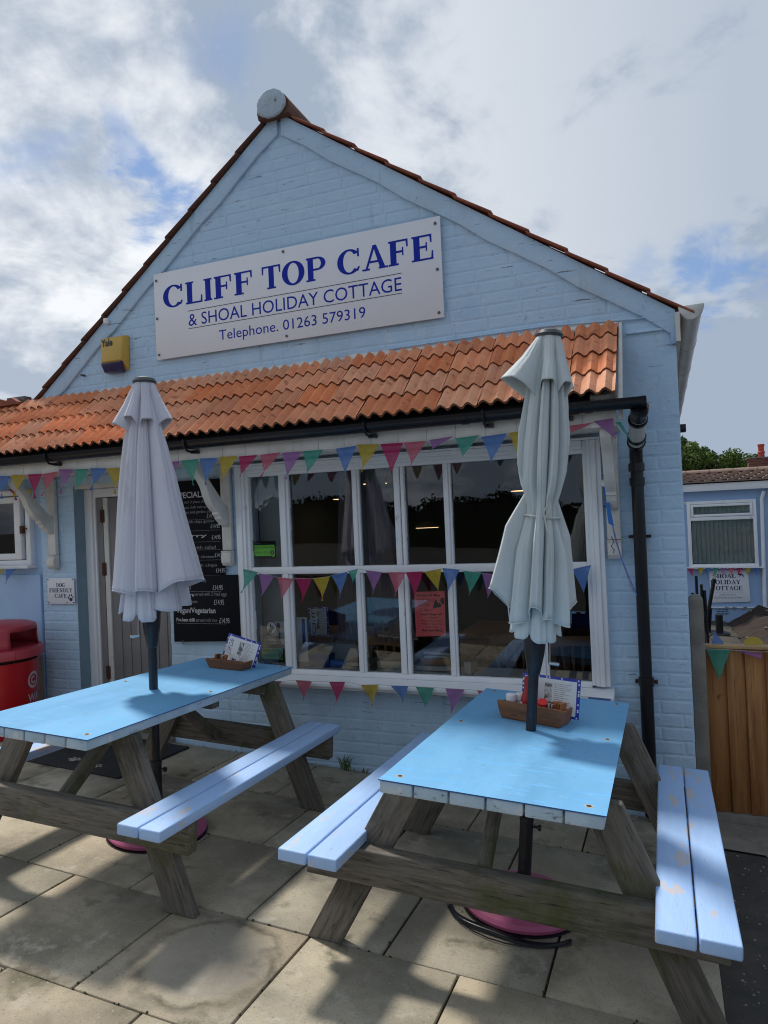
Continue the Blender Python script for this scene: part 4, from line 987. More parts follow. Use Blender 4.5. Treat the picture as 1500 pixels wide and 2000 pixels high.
BUNT_MID = [('g', (-2.704, 1.288), (-2.591, 1.265), (-2.7, 1.125)), ('v', (-2.583, 1.258), (-2.468, 1.236), (-2.55, 1.097)), ('p', (-2.436, 1.229), (-2.315, 1.217), (-2.409, 1.066)), ('m', (-2.3, 1.221), (-2.181, 1.216), (-2.246, 1.063)), ('y', (-2.166, 1.219), (-2.045, 1.232), (-2.094, 1.067)), ('b', (-2.033, 1.238), (-1.918, 1.26), (-1.955, 1.094)), ('g', (-1.911, 1.264), (-1.841, 1.279), (-1.875, 1.18)), ('v', (-1.788, 1.269), (-1.675, 1.254), (-1.742, 1.111)), ('p', (-1.633, 1.254), (-1.516, 1.252), (-1.571, 1.098)), ('m', (-1.516, 1.252), (-1.401, 1.257), (-1.455, 1.098)), ('y', (-1.391, 1.254), (-1.28, 1.272), (-1.307, 1.123)), ('b', (-1.274, 1.275), (-1.164, 1.264), (-1.235, 1.13)), ('g', (-1.141, 1.257), (-1.031, 1.243), (-1.104, 1.102)), ('v', (-1.025, 1.24), (-0.919, 1.23), (-0.991, 1.083)), ('p', (-0.895, 1.227), (-0.791, 1.226), (-0.852, 1.08)), ('m', (-0.767, 1.228), (-0.659, 1.233), (-0.722, 1.087)), ('y', (-0.636, 1.236), (-0.525, 1.249), (-0.583, 1.099)), ('b', (-0.496, 1.258), (-0.392, 1.28), (-0.425, 1.117))]
bunting('string of coloured pennants looped across the middle of the shop window', 4.175, BUNT_MID, seed=3)
BUNT_SILL = [('g', (-2.687, 0.582), (-2.575, 0.58), (-2.646, 0.431)), ('v', (-2.504, 0.569), (-2.402, 0.573), (-2.482, 0.447)), ('p', (-2.293, 0.585), (-2.176, 0.583), (-2.244, 0.432)), ('m', (-2.05, 0.585), (-1.937, 0.59), (-1.987, 0.436)), ('y', (-1.826, 0.575), (-1.707, 0.583), (-1.759, 0.426)), ('b', (-1.624, 0.581), (-1.508, 0.583), (-1.541, 0.461)), ('g', (-1.458, 0.582), (-1.339, 0.581), (-1.402, 0.431)), ('v', (-1.268, 0.581), (-1.15, 0.58), (-1.224, 0.422)), ('p', (-1.071, 0.578), (-0.954, 0.577), (-1.022, 0.419)), ('m', (-0.869, 0.578), (-0.756, 0.578), (-0.822, 0.425)), ('y', (-0.662, 0.576), (-0.553, 0.573), (-0.617, 0.426)), ('b', (-0.435, 0.573), (-0.311, 0.568), (-0.38, 0.43))]
bunting('string of widely spaced coloured pennants along the shop window sill', 4.112, [(c, (a[0], a[1] - .03), (b[0], b[1] - .03), (t[0], t[1] - .012)) for c, a, b, t in BUNT_SILL], seed=4)
bunting('short string of yellow and blue pennants under the sill of the far left casement window', 4.16, [('y', (-5.102, 1.316), (-4.943, 1.319), (-5.004, 1.232)), ('b', (-4.915, 1.318), (-4.803, 1.321), (-4.938, 1.199))], seed=5)
bunting('loose magenta and yellow pennants under the canopy behind the far left bracket', 4.1, [('m', (-4.788, 1.956), (-4.702, 1.939), (-4.711, 1.863)), ('y', (-4.626, 1.931), (-4.534, 1.95), (-4.547, 1.815))], seed=6)
bunting('string of pennants tangled over the top rail of the new timber fence', 4.392, [('g', (0.197, 0.778), (0.32, 0.776), (0.255, 0.606)), ('v', (0.348, 0.774), (0.478, 0.762), (0.468, 0.728)), ('p', (0.503, 0.772), (0.607, 0.764), (0.552, 0.622)), ('b', (0.70, 0.765), (0.80, 0.77), (0.745, 0.62))], seed=7, cord_pts=[(.19, 4.39, .785), (.197, 4.394, .778), (.32, 4.394, .776), (.348, 4.394, .774), (.48, 4.394, .768), (.503, 4.394, .772), (.607, 4.394, .764), (.9, 4.394, .77)])
fb = Thing('bunting_flags', (.3, 4.45, .80), 'blue pennant and rounded yellow pennant flipped up over the fence top rail', 'bunting', 'strings of coloured pennant bunting')
fb.p(MB().add([(.226, 4.455, .79), (.300, 4.455, .79), (.285, 4.458, .815), (.245, 4.462, .866)], [(0, 1, 2, 3)]), 'flag', m_flag['b'])
vs = [(.395, 4.455, .79)] + [(.4445 - .05 * math.cos(R(a)), 4.457 + .01 * math.sin(R(a)), .792 + .047 * math.sin(R(a)) ** .8) for a in range(15, 180, 15)] + [(.494, 4.455, .79)]
fb.p(MB().add(vs, [tuple(range(len(vs)))]), 'flag', m_flag['y'])
bunting('string of small pennants under the far cottage window', 15.36, [('m', (0.4, 0.329), (0.522, 0.327), (0.497, 0.174)), ('y', (0.598, 0.336), (0.719, 0.334), (0.638, 0.193)), ('b', (0.737, 0.334), (0.857, 0.333), (0.778, 0.191)), ('g', (0.867, 0.332), (0.986, 0.331), (0.907, 0.19)), ('v', (1.014, 0.33), (1.132, 0.329), (1.053, 0.188)), ('p', (1.15, 0.328), (1.268, 0.327), (1.19, 0.187)), ('m', (1.295, 0.326), (1.412, 0.325), (1.334, 0.186)), ('y', (1.438, 0.324), (1.554, 0.323), (1.477, 0.184)), ('b', (1.599, 0.322), (1.713, 0.32), (1.637, 0.182))], seed=8, cordr=.006)

# hanging blue strap with a white ball
hb = Thing('hanging_strap', (-.285, 4.17, 1.745), 'blue strap with white ball knob and trailing cords, hanging beside the right bracket', 'strap')
hb.p(MB().lathe([(.001, -.022), (.014, -.016), (.021, 0), (.014, .016), (.001, .022)], (-.300, 4.15, 1.742), 16), 'ball', m_white, smooth=True)
hb.p(MB().add([(-.305, 4.15, 1.722), (-.288, 4.15, 1.722), (-.262, 4.15, 1.50), (-.285, 4.152, 1.515)], [(0, 1, 2, 3)]).add([(-.292, 4.146, 1.722), (-.286, 4.15, 1.722), (-.256, 4.146, 1.50), (-.264, 4.146, 1.497)], [(0, 1, 2, 3)]), 'strap', m_ribbon)
hb.p(MB().tube([(-.265, 4.15, 1.51), (-.25, 4.13, 1.42), (-.225, 4.11, 1.33), (-.19, 4.10, 1.23), (-.15, 4.10, 1.115)], .003, 6), 'cord', m_ribbon)
hb.p(MB().tube([(-.262, 4.15, 1.50), (-.24, 4.13, 1.40), (-.21, 4.11, 1.27), (-.165, 4.10, 1.13)], .002, 6), 'cord', m_flag['p'])
hb.p(MB().tube([(-.275, 4.18, 1.44), (-.262, 4.18, 1.41), (-.278, 4.18, 1.385), (-.262, 4.18, 1.362), (-.268, 4.18, 1.345)], .003, 6), 'hook', m_cap)

# ================================================================== PICNIC TABLES
def picnic_table(cx, cy, yaw, W, L_, nb_, bench_in, bench_out, foot, label, peel_mats, y_off=(0, 0), legx=.30):
    g_ = ground_frame(cx, cy, yaw); o_ = NG * .74
    g_ = ground_frame(cx - o_.x, cy - o_.y, yaw)
    t = empty('picnic_table', mat=g_, label=label, cat='picnic table', group='picnic tables with sky blue tops outside the cafe')
    H = .74; y0, y1 = -L_ / 2, L_ / 2
    bw = W / nb_
    for i in range(nb_):
        xa = -W / 2 + bw * i + .002; xb = xa + bw - .007
        o = MB().box((xa, y0, H - .046), (xb, y1, H - .0045)).build('top_board', m_board_end, t, .004)
    o = MB().box((-W / 2 - .002, y0 - .004, H - .004), (W / 2 + .002, y1 + .004, H)).build('table_sheet', [m_sheet, m_sheet_edge], t, 0)
    sheet_ = o
    for p in o.data.polygons:
        if abs(p.normal.z) < .5: p.material_index = 1
    for sx in (-1, 1):
        for yy_ in (y0 + .055, 0.06, y1 - .05):
            s = MB().lathe([(.0135, -.001), (.0135, .0007)], (sx * (W / 2 - .055), yy_, H), 12).build('screw_ring', m_yellow_ring, sheet_)
            s = MB().lathe([(.0075, -.001), (.0085, .0016), (.004, .0026)], (sx * (W / 2 - .055), yy_, H), 12).build('screw', m_screw, sheet_)
    # benches, two boards each
    for sx in (-1, 1):
        bwid = (bench_out - bench_in) / 2
        yo = y_off[0 if sx < 0 else 1]
        for k in range(2):
            xa = bench_in + bwid * k + .003; xb = xa + bwid - .006
            o = MB().box((-.0, -(xb - xa) / 2, -.022), (1.62, (xb - xa) / 2, .022)).build('bench_board', peel_mats[0 if sx < 0 else 1], t, .007, segs=3)
            m = Matrix.Rotation(R(90), 4, 'Z'); m.translation = (sx * (xa + xb) / 2, -.81 + yo, .45 - .022); o.matrix_local = m
    for e in (-1, 1):
        yb = e * (L_ / 2 - (.215 if e < 0 else .17))
        ext_ = bench_out - .015
        cb_ = beam('cross_beam', (-ext_, yb, .405 - .064), (ext_, yb, .405 - .064), .062, .128, m_timber, t, bevel=.006)
        yl = yb - e * .056
        for sx in (-1, 1):
            # leg: sheared timber with level foot and top
            lw = .125 / 2 / math.cos(math.atan2(foot - legx, .69))
            pts = [(sx * (foot - lw), 0.0), (sx * (foot + lw), 0.0), (sx * (legx + lw), .692), (sx * (legx - lw), .692)]
            ln = MB()
            zz = Vector((sx * (legx - foot), 0, .692)); Lz = zz.length
            X = zz.normalized(); Yv = Vector((0, 1, 0)); Z = X.cross(Yv)
            mm = Matrix((X, Yv, Z)).transposed().to_4x4(); mm.translation = (sx * foot, yl, 0); inv = mm.inverted()
            a8 = [inv @ Vector((p[0], yl + d, p[1])) for d in (-.0225, .0225) for p in pts]
            ln.add(a8, [(0, 1, 2, 3), (7, 6, 5, 4), (0, 4, 5, 1), (1, 5, 6, 2), (2, 6, 7, 3), (3, 7, 4, 0)])
            o = ln.build('leg', m_timber, t, .005); o.matrix_local = mm
            for k in (0, 1):
                bx = sx * (foot - (foot - legx) * .5 + (.035 if k else -.035)) 
                o = MB().lathe([(.001, .011), (.012, .009), (.017, .003), (.017, 0)], (0, 0, 0), 12).build('bolt', m_rust, cb_, smooth=True)
                m = Matrix.Rotation(R(90) * e * -1 if False else (R(90) if e < 0 else R(-90)), 4, 'X'); m.translation = (sx * (foot - (foot - legx) * .49) + (k - .5) * .085, yb + e * .031, .345 + (k - .5) * .004); o.matrix_local = cb_.matrix_local.inverted() @ m
        beam('cleat', (-W / 2 + .03, yl - e * .0, .692 - .045), (W / 2 - .03, yl, .692 - .045), .044, .085, m_timber, t) if False else None
        beam('cleat', (-W / 2 + .03, yl - e * .048, .692 - .036), (W / 2 - .03, yl - e * .048, .692 - .036), .045, .07, m_timber, t, bevel=.004)
        # brace from the middle of the cross beam up to the table centre
        beam('brace', (-.07, yl + e * .01, .33), (-.07, e * .12, .69), .06, .045, m_timber, t, up=(1, 0, 0), bevel=.004)
    beam('centre_cleat', (-W / 2 + .04, .085, .692 - .02), (W / 2 - .04, .085, .692 - .02), .07, .04, m_timber, t, bevel=.003)
    return t
m_yellow_ring = M('countersunk_ring', (.55, .45, .30), rough=.6)
T1 = picnic_table(-2.458, 2.966, R(1.0), .650, 1.69, 6, .485, .69, .600, 'long sky blue topped picnic table on the left in front of the door', (m_bench, m_bench), y_off=(0, -.045), legx=.27)
T2 = picnic_table(-.566, 3.00, R(.1), .736, 1.575, 6, .506, .742, .68, 'sky blue topped picnic table by the shop window, with a peeling right bench', (m_bench, m_bench_peel), legx=.33)
# ================================================================== PARASOLS
def lerp_tab(tab, u):
    if u <= tab[0][0]: return tab[0][1]
    for (a, x), (b, y) in zip(tab[:-1], tab[1:]):
        if u <= b:
            f = (u - a) / (b - a); return x + (y - x) * f
    return tab[-1][1]
def canopy_mesh(folds, rin, ztop, zin, swirl=0.0, nu=44, nt=300, ustart=0.0, wr=.004, seed=1.0, sharp=.75, pleat=.25):
    """folded canopy round a local vertical axis; folds: (angle deg, half width deg, radius table over u, hem z)"""
    vs = []; fs = []
    for j in range(nu + 1):
        u = j / nu
        for i in range(nt):
            th = 360.0 * i / nt; r0 = lerp_tab(rin, u); r = r0; hem = zin; best = 0; sw = 0
            for (a, w, tab, hz_, lean) in folds:
                d = (th - a + 180) % 360 - 180
                x = abs(d) / w
                if x < 1:
                    # a pleat: one flank rolls over slowly, the other drops sharply
                    sd = d / w * (1 if (int(a) % 2) else -1)
                    s = ((sd + 1) / 1.62) ** .62 if sd < .62 else (max(0.0, 1 - ((sd - .62) / .38) ** 2.0)) ** .55
                    s = s * (1 - pleat) + (1 - x ** 2.2) ** sharp * pleat; rr = lerp_tab(tab, u)
                    v = (rr - r0) * s
                    if r0 + v > r: r = r0 + v; hem = zin + (hz_ - zin) * min(1, s * 1.15); sw = lean * s * u
            z = ztop + (hem - ztop) * u
            n_ = noise.noise(Vector((math.cos(R(th)) * 2.2 + seed, math.sin(R(th)) * 2.2, z * 2.0)))
            n2 = noise.noise(Vector((math.cos(R(th)) * 7 + seed * 3, math.sin(R(th)) * 7, z * 3.4)))
            n3 = noise.noise(Vector((math.cos(R(th)) * 13 + seed * 5, math.sin(R(th)) * 13, z * 1.6))); n4 = noise.noise(Vector((th * .05, z * 5 + n_ * 3, seed)))
            r *= 1 + n_ * .06 * min(1, u * 3); r += (n2 * wr + n3 * wr * 1.3 + n4 * wr * .8) * min(1, u * 4)
            a_ = R(th + swirl * u + sw)
            vs.append((r * math.cos(a_), r * math.sin(a_), z))
    for j in range(nu):
        for i in range(nt): fs.append((j * nt + i, j * nt + (i + 1) % nt, (j + 1) * nt + (i + 1) % nt, (j + 1) * nt + i))
    return vs, fs
def add_solid(o, t=.0022):
    m = o.modifiers.new('thickness', 'SOLIDIFY'); m.thickness = t; m.offset = -1
def lean_frame(base, top):
    z = (Vector(top) - Vector(base)).normalized(); x = Vector((1, 0, 0)); y = z.cross(x).normalized(); x = y.cross(z)
    m = Matrix((x, y, z)).transposed().to_4x4(); m.translation = base; return m
def parasol(base, top, label, canvas, folds, rin, zc, inner, cap_folds, cap_rin, housing, crank_ang, tie=None):
    H = (Vector(top) - Vector(base)).length
    t = empty('closed_parasol', mat=lean_frame(base, top), label=label, cat='parasol', group='closed parasols standing through the picnic tables')
    MB().tube([(0, 0, .03), (0, 0, .36)], .029, 20).build('sleeve', m_polemat, t, smooth=True)
    MB().tube([(0, 0, .361), (0, 0, H - .03)], .0225, 20).build('pole', m_polemat, t, smooth=True)
    MB().tube([(0, 0, .355), (0, 0, .372)], .031, 20).tube([(.02, 0, .33), (.05, .0, .33)], .006, 8).tube([(.05, 0, .33), (.062, 0, .33)], .013, 10).build('clamp', m_polemat, t, smooth=True)
    z0, z1 = housing
    pr = [(0.026, z0), (.030, z0 + .02), (.043, z0 + (z1 - z0) * .55), (.048, z1)]
    MB().lathe(pr, (0, 0, 0), 8).build('crank_housing', m_polemat, t, bevel=.002)
    ca = R(crank_ang); cx_, sx_ = math.cos(ca), math.sin(ca); zc_ = z1 - .02
    MB().tube([(cx_ * .03, sx_ * .03, zc_), (cx_ * .060, sx_ * .060, zc_)], .010, 10).tube([(cx_ * .058, sx_ * .058, zc_), (cx_ * .064, sx_ * .064, zc_ - .07), (cx_ * .064, sx_ * .064, zc_ - .10)], .006, 8).tube([(cx_ * .062, sx_ * .062, zc_ - .098), (cx_ * .105, sx_ * .105, zc_ - .102)], .008, 10).build('crank_handle', m_chrome, t, smooth=True)
    v, f = canopy_mesh(folds, rin, zc[0], zc[1]); c = MB().add(v, f).build('canopy', canvas, t, smooth=True); add_solid(c)
    ring = v[-300:]; MB().tube([ring[i] for i in range(0, 300, 3)] + [ring[0]], .0028, 6, False).build('hem', canvas, c, smooth=True)
    for p in c.data.polygons: p.use_smooth = True
    v, f = canopy_mesh(inner[0], inner[1], inner[2], inner[3], nu=24, seed=5.3, pleat=.7, sharp=.5); c = MB().add(v, f).build('inner_folds', canvas, t, smooth=True); add_solid(c)
    v, f = canopy_mesh(cap_folds, cap_rin[0], cap_rin[1], cap_rin[2], nu=26, seed=9.1, wr=.002, sharp=.5, pleat=.85); c = MB().add(v, f).build('vent_canopy', canvas, t, smooth=True); add_solid(c)
    MB().lathe([(.040, -.008), (.056, -.006), (.060, .004), (.052, .018), (.03, .027), (.004, .030)], (0, 0, H - .012), 28).build('finial', m_cap, t, smooth=True)
    for k in range(8):
        a = R(22 + 45 * k); r_ = lerp_tab(rin, .6) * .85
        MB().tube([(.02 * math.cos(a), .02 * math.sin(a), H - .06), (r_ * math.cos(a), r_ * math.sin(a), inner[3] + .06)], .006, 6).build('rib', m_polemat, t)
    if tie: tie(t)
    return t
# image-right direction is 21.5 degrees anticlockwise from +x; angles below are world degrees
A0 = 21.5
# left parasol: loose, leaning bell to the right
b1 = (-2.497, 2.955, gz(-2.497, 2.955)); t1 = (-2.447, 2.93, 2.362)
H1 = (Vector(t1) - Vector(b1)).length
hemz = lambda wz, b: wz - b[2]
f1 = [(A0 - 22, 38, [(0, .038), (.12, .078), (.26, .130), (.48, .215), (.75, .298), (1, .375)], hemz(1.352, b1), 0),
      (A0 - 76, 29, [(0, .035), (.16, .075), (.35, .115), (.6, .150), (1, .205)], hemz(1.300, b1), 3),
      (A0 - 124, 26, [(0, .035), (.16, .075), (.35, .110), (.6, .145), (1, .195)], hemz(1.296, b1), -4),
      (A0 - 168, 25, [(0, .038), (.12, .072), (.26, .120), (.48, .150), (.75, .175), (1, .195)], hemz(1.302, b1), 4),
      (A0 + 150, 26, [(0, .035), (.2, .085), (.5, .13), (1, .17)], hemz(1.31, b1), 0),
      (A0 + 95, 28, [(0, .035), (.2, .085), (.5, .14), (1, .20)], hemz(1.32, b1), 0),
      (A0 + 38, 30, [(0, .035), (.2, .085), (.5, .17), (1, .27)], hemz(1.34, b1), 0)]
rin1 = [(0, .030), (.2, .036), (.5, .050), (.8, .070), (1, .085)]
in1 = [[(A0 - 40, 30, [(0, .03), (.5, .12), (1, .20)], hemz(1.185, b1), 16), (A0 - 90, 28, [(0, .03), (.5, .09), (1, .135)], hemz(1.135, b1), 18), (A0 - 140, 28, [(0, .03), (.5, .09), (1, .15)], hemz(1.140, b1), 18), (A0 + 172, 26, [(0, .03), (.5, .09), (1, .16)], hemz(1.17, b1), 18), (A0 + 120, 28, [(0, .03), (.5, .09), (1, .12)], hemz(1.15, b1), 18), (A0 + 62, 28, [(0, .03), (.5, .09), (1, .14)], hemz(1.16, b1), 18), (A0 + 8, 28, [(0, .03), (.5, .13), (1, .22)], hemz(1.19, b1), 18)],
       [(0, .028), (.5, .06), (1, .10)], H1 - .3, hemz(1.205, b1)]
cap1 = [(A0 + a, w, [(0, .050), (.5, .052 + (r - .05) * .42), (1, r)], hemz(z, b1), 0) for a, w, r, z in ((-14, 25, .150, 2.155), (-66, 24, .118, 2.150), (-118, 24, .128, 2.165), (-172, 26, .168, 2.140), (135, 25, .14, 2.15), (86, 23, .13, 2.15), (38, 23, .14, 2.15))]
parasol(b1, t1, 'left closed parasol, loose lilac grey canvas flaring over the long table', m_canvas1, f1, rin1, (H1 - .03, hemz(1.25, b1)), in1, cap1, ([(0, .048), (.6, .054), (1, .066)], H1 - .012, hemz(2.085, b1)), (hemz(.985, b1), hemz(1.17, b1)), A0 - 165)
# right parasol: tied at the waist
b2 = (-.632, 3.04, gz(-.632, 3.04)); t2 = (-.419, 3.09, 2.362); H2 = (Vector(t2) - Vector(b2)).length
hz2 = lambda wz: wz - b2[2]
u_w = .60   # waist
def F(a, w, rb, rh, hz_, ln=0): rb *= 1.12; return (A0 + a, w, [(0, .035), (.12, rb * .68), (.24, rb * .86), (.38, rb), (.50, rb * .97), (.55, rb * .84), (.585, .074), (.615, .074), (.75, (rh + .074) / 2 + .012), (1, rh)], hz2(hz_), ln)
f2 = [F(-4, 20, .104, .185, 1.225, 0), F(-38, 16, .100, .165, 1.13, 4), F(-70, 16, .104, .135, 1.16, -3), F(-104, 17, .106, .160, 1.21, 4), F(-140, 18, .102, .15, 1.13, -2), F(-177, 20, .110, .225, 1.27, 0), F(146, 17, .10, .14, 1.2), F(112, 17, .1, .13, 1.2), F(76, 17, .1, .13, 1.2), F(36, 20, .1, .165, 1.23)]
rin2 = [(0, .030), (.2, .050), (.4, .064), (.52, .062), (.585, .060), (.615, .060), (.75, .064), (1, .070)]
in2 = [[(A0 - 20, 28, [(0, .03), (.5, .09), (1, .115)], hz2(1.075), 16), (A0 - 62, 26, [(0, .03), (.5, .09), (1, .100)], hz2(1.055), 16), (A0 - 105, 26, [(0, .03), (.5, .09), (1, .098)], hz2(1.052), 16), (A0 - 150, 26, [(0, .03), (.5, .09), (1, .115)], hz2(1.065), 16), (A0 + 165, 26, [(0, .03), (.5, .09), (1, .11)], hz2(1.08), 16), (A0 + 110, 28, [(0, .03), (.5, .09), (1, .10)], hz2(1.08), 16), (A0 + 50, 28, [(0, .03), (.5, .09), (1, .10)], hz2(1.08), 16)],
       [(0, .028), (.5, .05), (1, .072)], hz2(1.5), hz2(1.105)]
cap2 = [(A0 + a, w, [(0, .05), (.5, .052 + (r - .05) * .42), (1, r)], hz2(z), 0) for a, w, r, z in ((4, 25, .118, 2.140), (-48, 24, .118, 2.150), (-100, 24, .116, 2.155), (-166, 30, .205, 2.165), (138, 25, .13, 2.15), (88, 23, .12, 2.15), (44, 22, .12, 2.15))]
def tie2(t):
    zt = hz2(1.583) 
    pts = [(.083 * math.cos(R(a)), .083 * math.sin(R(a)), zt + .004 * math.sin(R(a * 2))) for a in range(0, 361, 15)]
    MB().tube(pts, .005, 6).build('tie_cord', canvas_tie, t, smooth=True)
    a = R(A0 - 92); q = (.088 * math.cos(a), .088 * math.sin(a))
    MB().tube([(q[0], q[1], zt), (q[0] - .004, q[1] - .004, zt + .02), (q[0] + .012, q[1], zt + .055), (q[0] + .020, q[1], zt + .06), (q[0] + .022, q[1], zt + .035), (q[0] + .004, q[1] - .004, zt)], .0035, 6).tube([(q[0], q[1] - .003, zt), (q[0] + .012, q[1] - .012, zt - .05), (q[0] + .036, q[1] - .018, zt - .09), (q[0] + .040, q[1] - .02, zt - .19)], .0035, 6).build('tie_knot', canvas_tie, t, smooth=True)
canvas_tie = M('cream_tie_cord', (.52, .54, .50), rough=.9)
parasol(b2, t2, 'right closed parasol, pale sage grey canvas tied at the waist', m_canvas2, f2, rin2, (H2 - .03, hz2(1.145)), in2, cap2, ([(0, .048), (.6, .054), (1, .062)], H2 - .012, hz2(2.075)), (hz2(.90), hz2(1.075)), A0 - 10, tie2)
# ---- pink bases
def pink_base(x, y, label, hoop):
    t = empty('parasol_base', mat=ground_frame(x, y, .4), label=label, cat='parasol base', group='pink round parasol bases')
    MB().lathe([(.228, 0), (.244, .006), (.248, .020), (.236, .034), (.18, .048), (.10, .054), (.045, .056)], (0, 0, .004), 40).build('weight', m_pink_base, t, smooth=True)
    MB().lathe([(.036, 0), (.036, .06), (.031, .07)], (0, 0, .058), 20).build('socket', m_polemat, t, smooth=True)
    MB().lathe([(.236, 0), (.252, .001), (.252, .005), (.236, .006)], (0, 0, 0), 40).build('rim', m_polemat, t, smooth=True)
    if hoop:
        vs = []; fs = []; n = 26
        for i in range(n + 1):
            f_ = i / n; a = R(-165 + 125 * f_) - .4; r = .292 + .018 * math.sin(f_ * 9); w = .006 + .006 * math.sin(math.pi * f_); z_ = .004 + .006 * abs(math.sin(f_ * 5))
            vs += [((r - w) * math.cos(a), (r - w) * math.sin(a), z_ + .010 * math.sin(math.pi * f_)), ((r + w) * math.cos(a), (r + w) * math.sin(a), z_)]
        for i in range(n): fs.append((2 * i, 2 * i + 1, 2 * i + 3, 2 * i + 2))
        o = MB().add(vs, fs).build('loose_band', m_black, t, smooth=True); add_solid(o, .003)
        MB().tube([(.318 * math.cos(R(-175 + 12 * i) - .4), .318 * math.sin(R(-175 + 12 * i) - .4), .006) for i in range(12)], .0028, 6).build('cable', m_black, t, smooth=True)
pink_base(-2.497, 2.955, 'faded pink round base of the left parasol, under the long table', False)
pink_base(-.632, 3.005, 'faded pink round base with a loose black band, under the right table', True)

# ================================================================== CONDIMENT BASKETS
def table_point(t, x, y, z=.74): return t.matrix_world @ Vector((x, y, z))
bpy.context.view_layer.update()
def on_table(T, wx, wy, rot):
    """frame on the table sheet at world x,y, turned by rot"""
    z = (T.matrix_world.to_3x3() @ Vector((0, 0, 1))).normalized(); o = T.matrix_world @ Vector((0, 0, .7402))
    h = o.z - (z.x * (wx - o.x) + z.y * (wy - o.y)) / z.z
    xa = Vector((math.cos(rot), math.sin(rot), 0)); ya = z.cross(xa).normalized(); xa = ya.cross(z)
    m = Matrix((xa, ya, z)).transposed().to_4x4(); m.translation = (wx, wy, h); return m
def trough(name, frame, L_, Wd, Hh, label, flare=.022):
    t = empty(name, mat=frame, label=label, cat='basket', group='wooden condiment troughs on the tables')
    l, w, th = L_ / 2, Wd / 2, .009
    # long sides, ends with curved profile, base
    for s in (-1, 1):
        a = MB(); prof = [(-l + .018, 0), (l - .018, 0), (l - .008, .012), (l, Hh * .55), (l + .003, Hh - .008), (l - .002, Hh), (-l + .002, Hh), (-l - .003, Hh - .008), (-l, Hh * .55), (-l + .008, .012)]
        vs = [(p[0], s * (w + flare * p[1] / Hh), p[1]) for p in prof] + [(p[0], s * (w - th + flare * p[1] / Hh), p[1]) for p in prof]
        n = len(prof); a.add(vs, [tuple(range(n)), tuple(range(n, 2 * n))[::-1]] + [(i, (i + 1) % n, (i + 1) % n + n, i + n) for i in range(n)]); a.build('side', m_basket, t, .003)
        e = MB(); prof2 = [(l - .018, 0.0), (l - .008, .012), (l - .002, Hh * .55), (l + .001, Hh - .012), (l - .012, Hh - .012), (l - .014, Hh * .55), (l - .020, .012), (l - .03, 0)]
        vs = [(s * p[0], -(w - th - .0005 + flare * p[1] / Hh), p[1]) for p in prof2] + [(s * p[0], (w - th - .0005 + flare * p[1] / Hh), p[1]) for p in prof2]
        n = len(prof2); e.add(vs, [tuple(range(n)), tuple(range(n, 2 * n))[::-1]] + [(i, (i + 1) % n, (i + 1) % n + n, i + n) for i in range(n)]); e.build('end', m_basket, t, .003)
    MB().box((-l + .042, -w + th + .001, .002), (l - .042, w - th - .001, .010)).build('base', m_basket, t)
    return t
def menu_card(frame, w, h, label, txt, tilt=0, seed=1, pic=True, thick=.004):
    """stands in the frame's XZ plane facing -Y"""
    t = empty('menu_card', mat=frame, label=label, cat='menu', group='menus with royal blue spotted covers')
    MB().box((-w / 2, 0, 0), (w / 2, thick, h)).build('cover', m_polka, t, .001)
    rr = random.Random(seed); sp = MB()
    for k in range(34):
        s = rr.choice((0, 1, 2, 3)); u = rr.random()
        x, z_ = {0: (-w / 2 + .005, u * h), 1: (w / 2 - .005, u * h), 2: ((u - .5) * w, h - .005), 3: ((u - .5) * w, .006)}[s]
        x = max(-w / 2 + .006, min(w / 2 - .006, x)); z_ = max(.006, min(h - .006, z_)); disc(sp, x, z_, .0042, .0042, -.0006, n=7)
    sp.build('spot', m_paper, t)
    MB().box((-w / 2 + .012, -.0012, .012), (w / 2 - .016, -.0003, h - .012)).build('sheet', m_paper, t)
    x0 = -w / 2 + .02
    ln = MB(); 
    for k in range(15):
        z_ = .022 + k * (h - .045) / 15; ln.box((w * .06, -.0018, z_), (w * .06 + w * .30 * rr.uniform(.5, 1), -.0013, z_ + .0016))
    ln.build('print_lines', m_ink_soft, t)
    MB().box((-w * .10, -.0020, h * .30), (w * .03, -.0013, h - .03)).build('photograph', m_photo, t)
    lettering(txt, -w / 2 + .02, -w / 2 + .045, .03, h - .03, -.0016, m_navy2, t, name='lettering') if not txt else None
    q = lettering(txt, 0, (h - .06), 0, .030, 0, m_navy2, t, italic=.25)
    q.matrix_local = Matrix.Translation((-w / 2 + .05, -.0016, .03)) @ Matrix.Rotation(R(-90), 4, 'Y')
    return t
m_ink_soft = M('grey_print', (.22, .22, .25), rough=.7)
m_photo = M('small_photo_print', (.12, .11, .10), (.55, .55, .52), 45, .4, contrast=(.45, .55))
m_ketchup = M('ketchup_red_plastic', (.38, .012, .015), rough=.4)
m_sachet = M('brown_sauce_sachets', (.40, .14, .04), (.30, .09, .03), 30, .45)
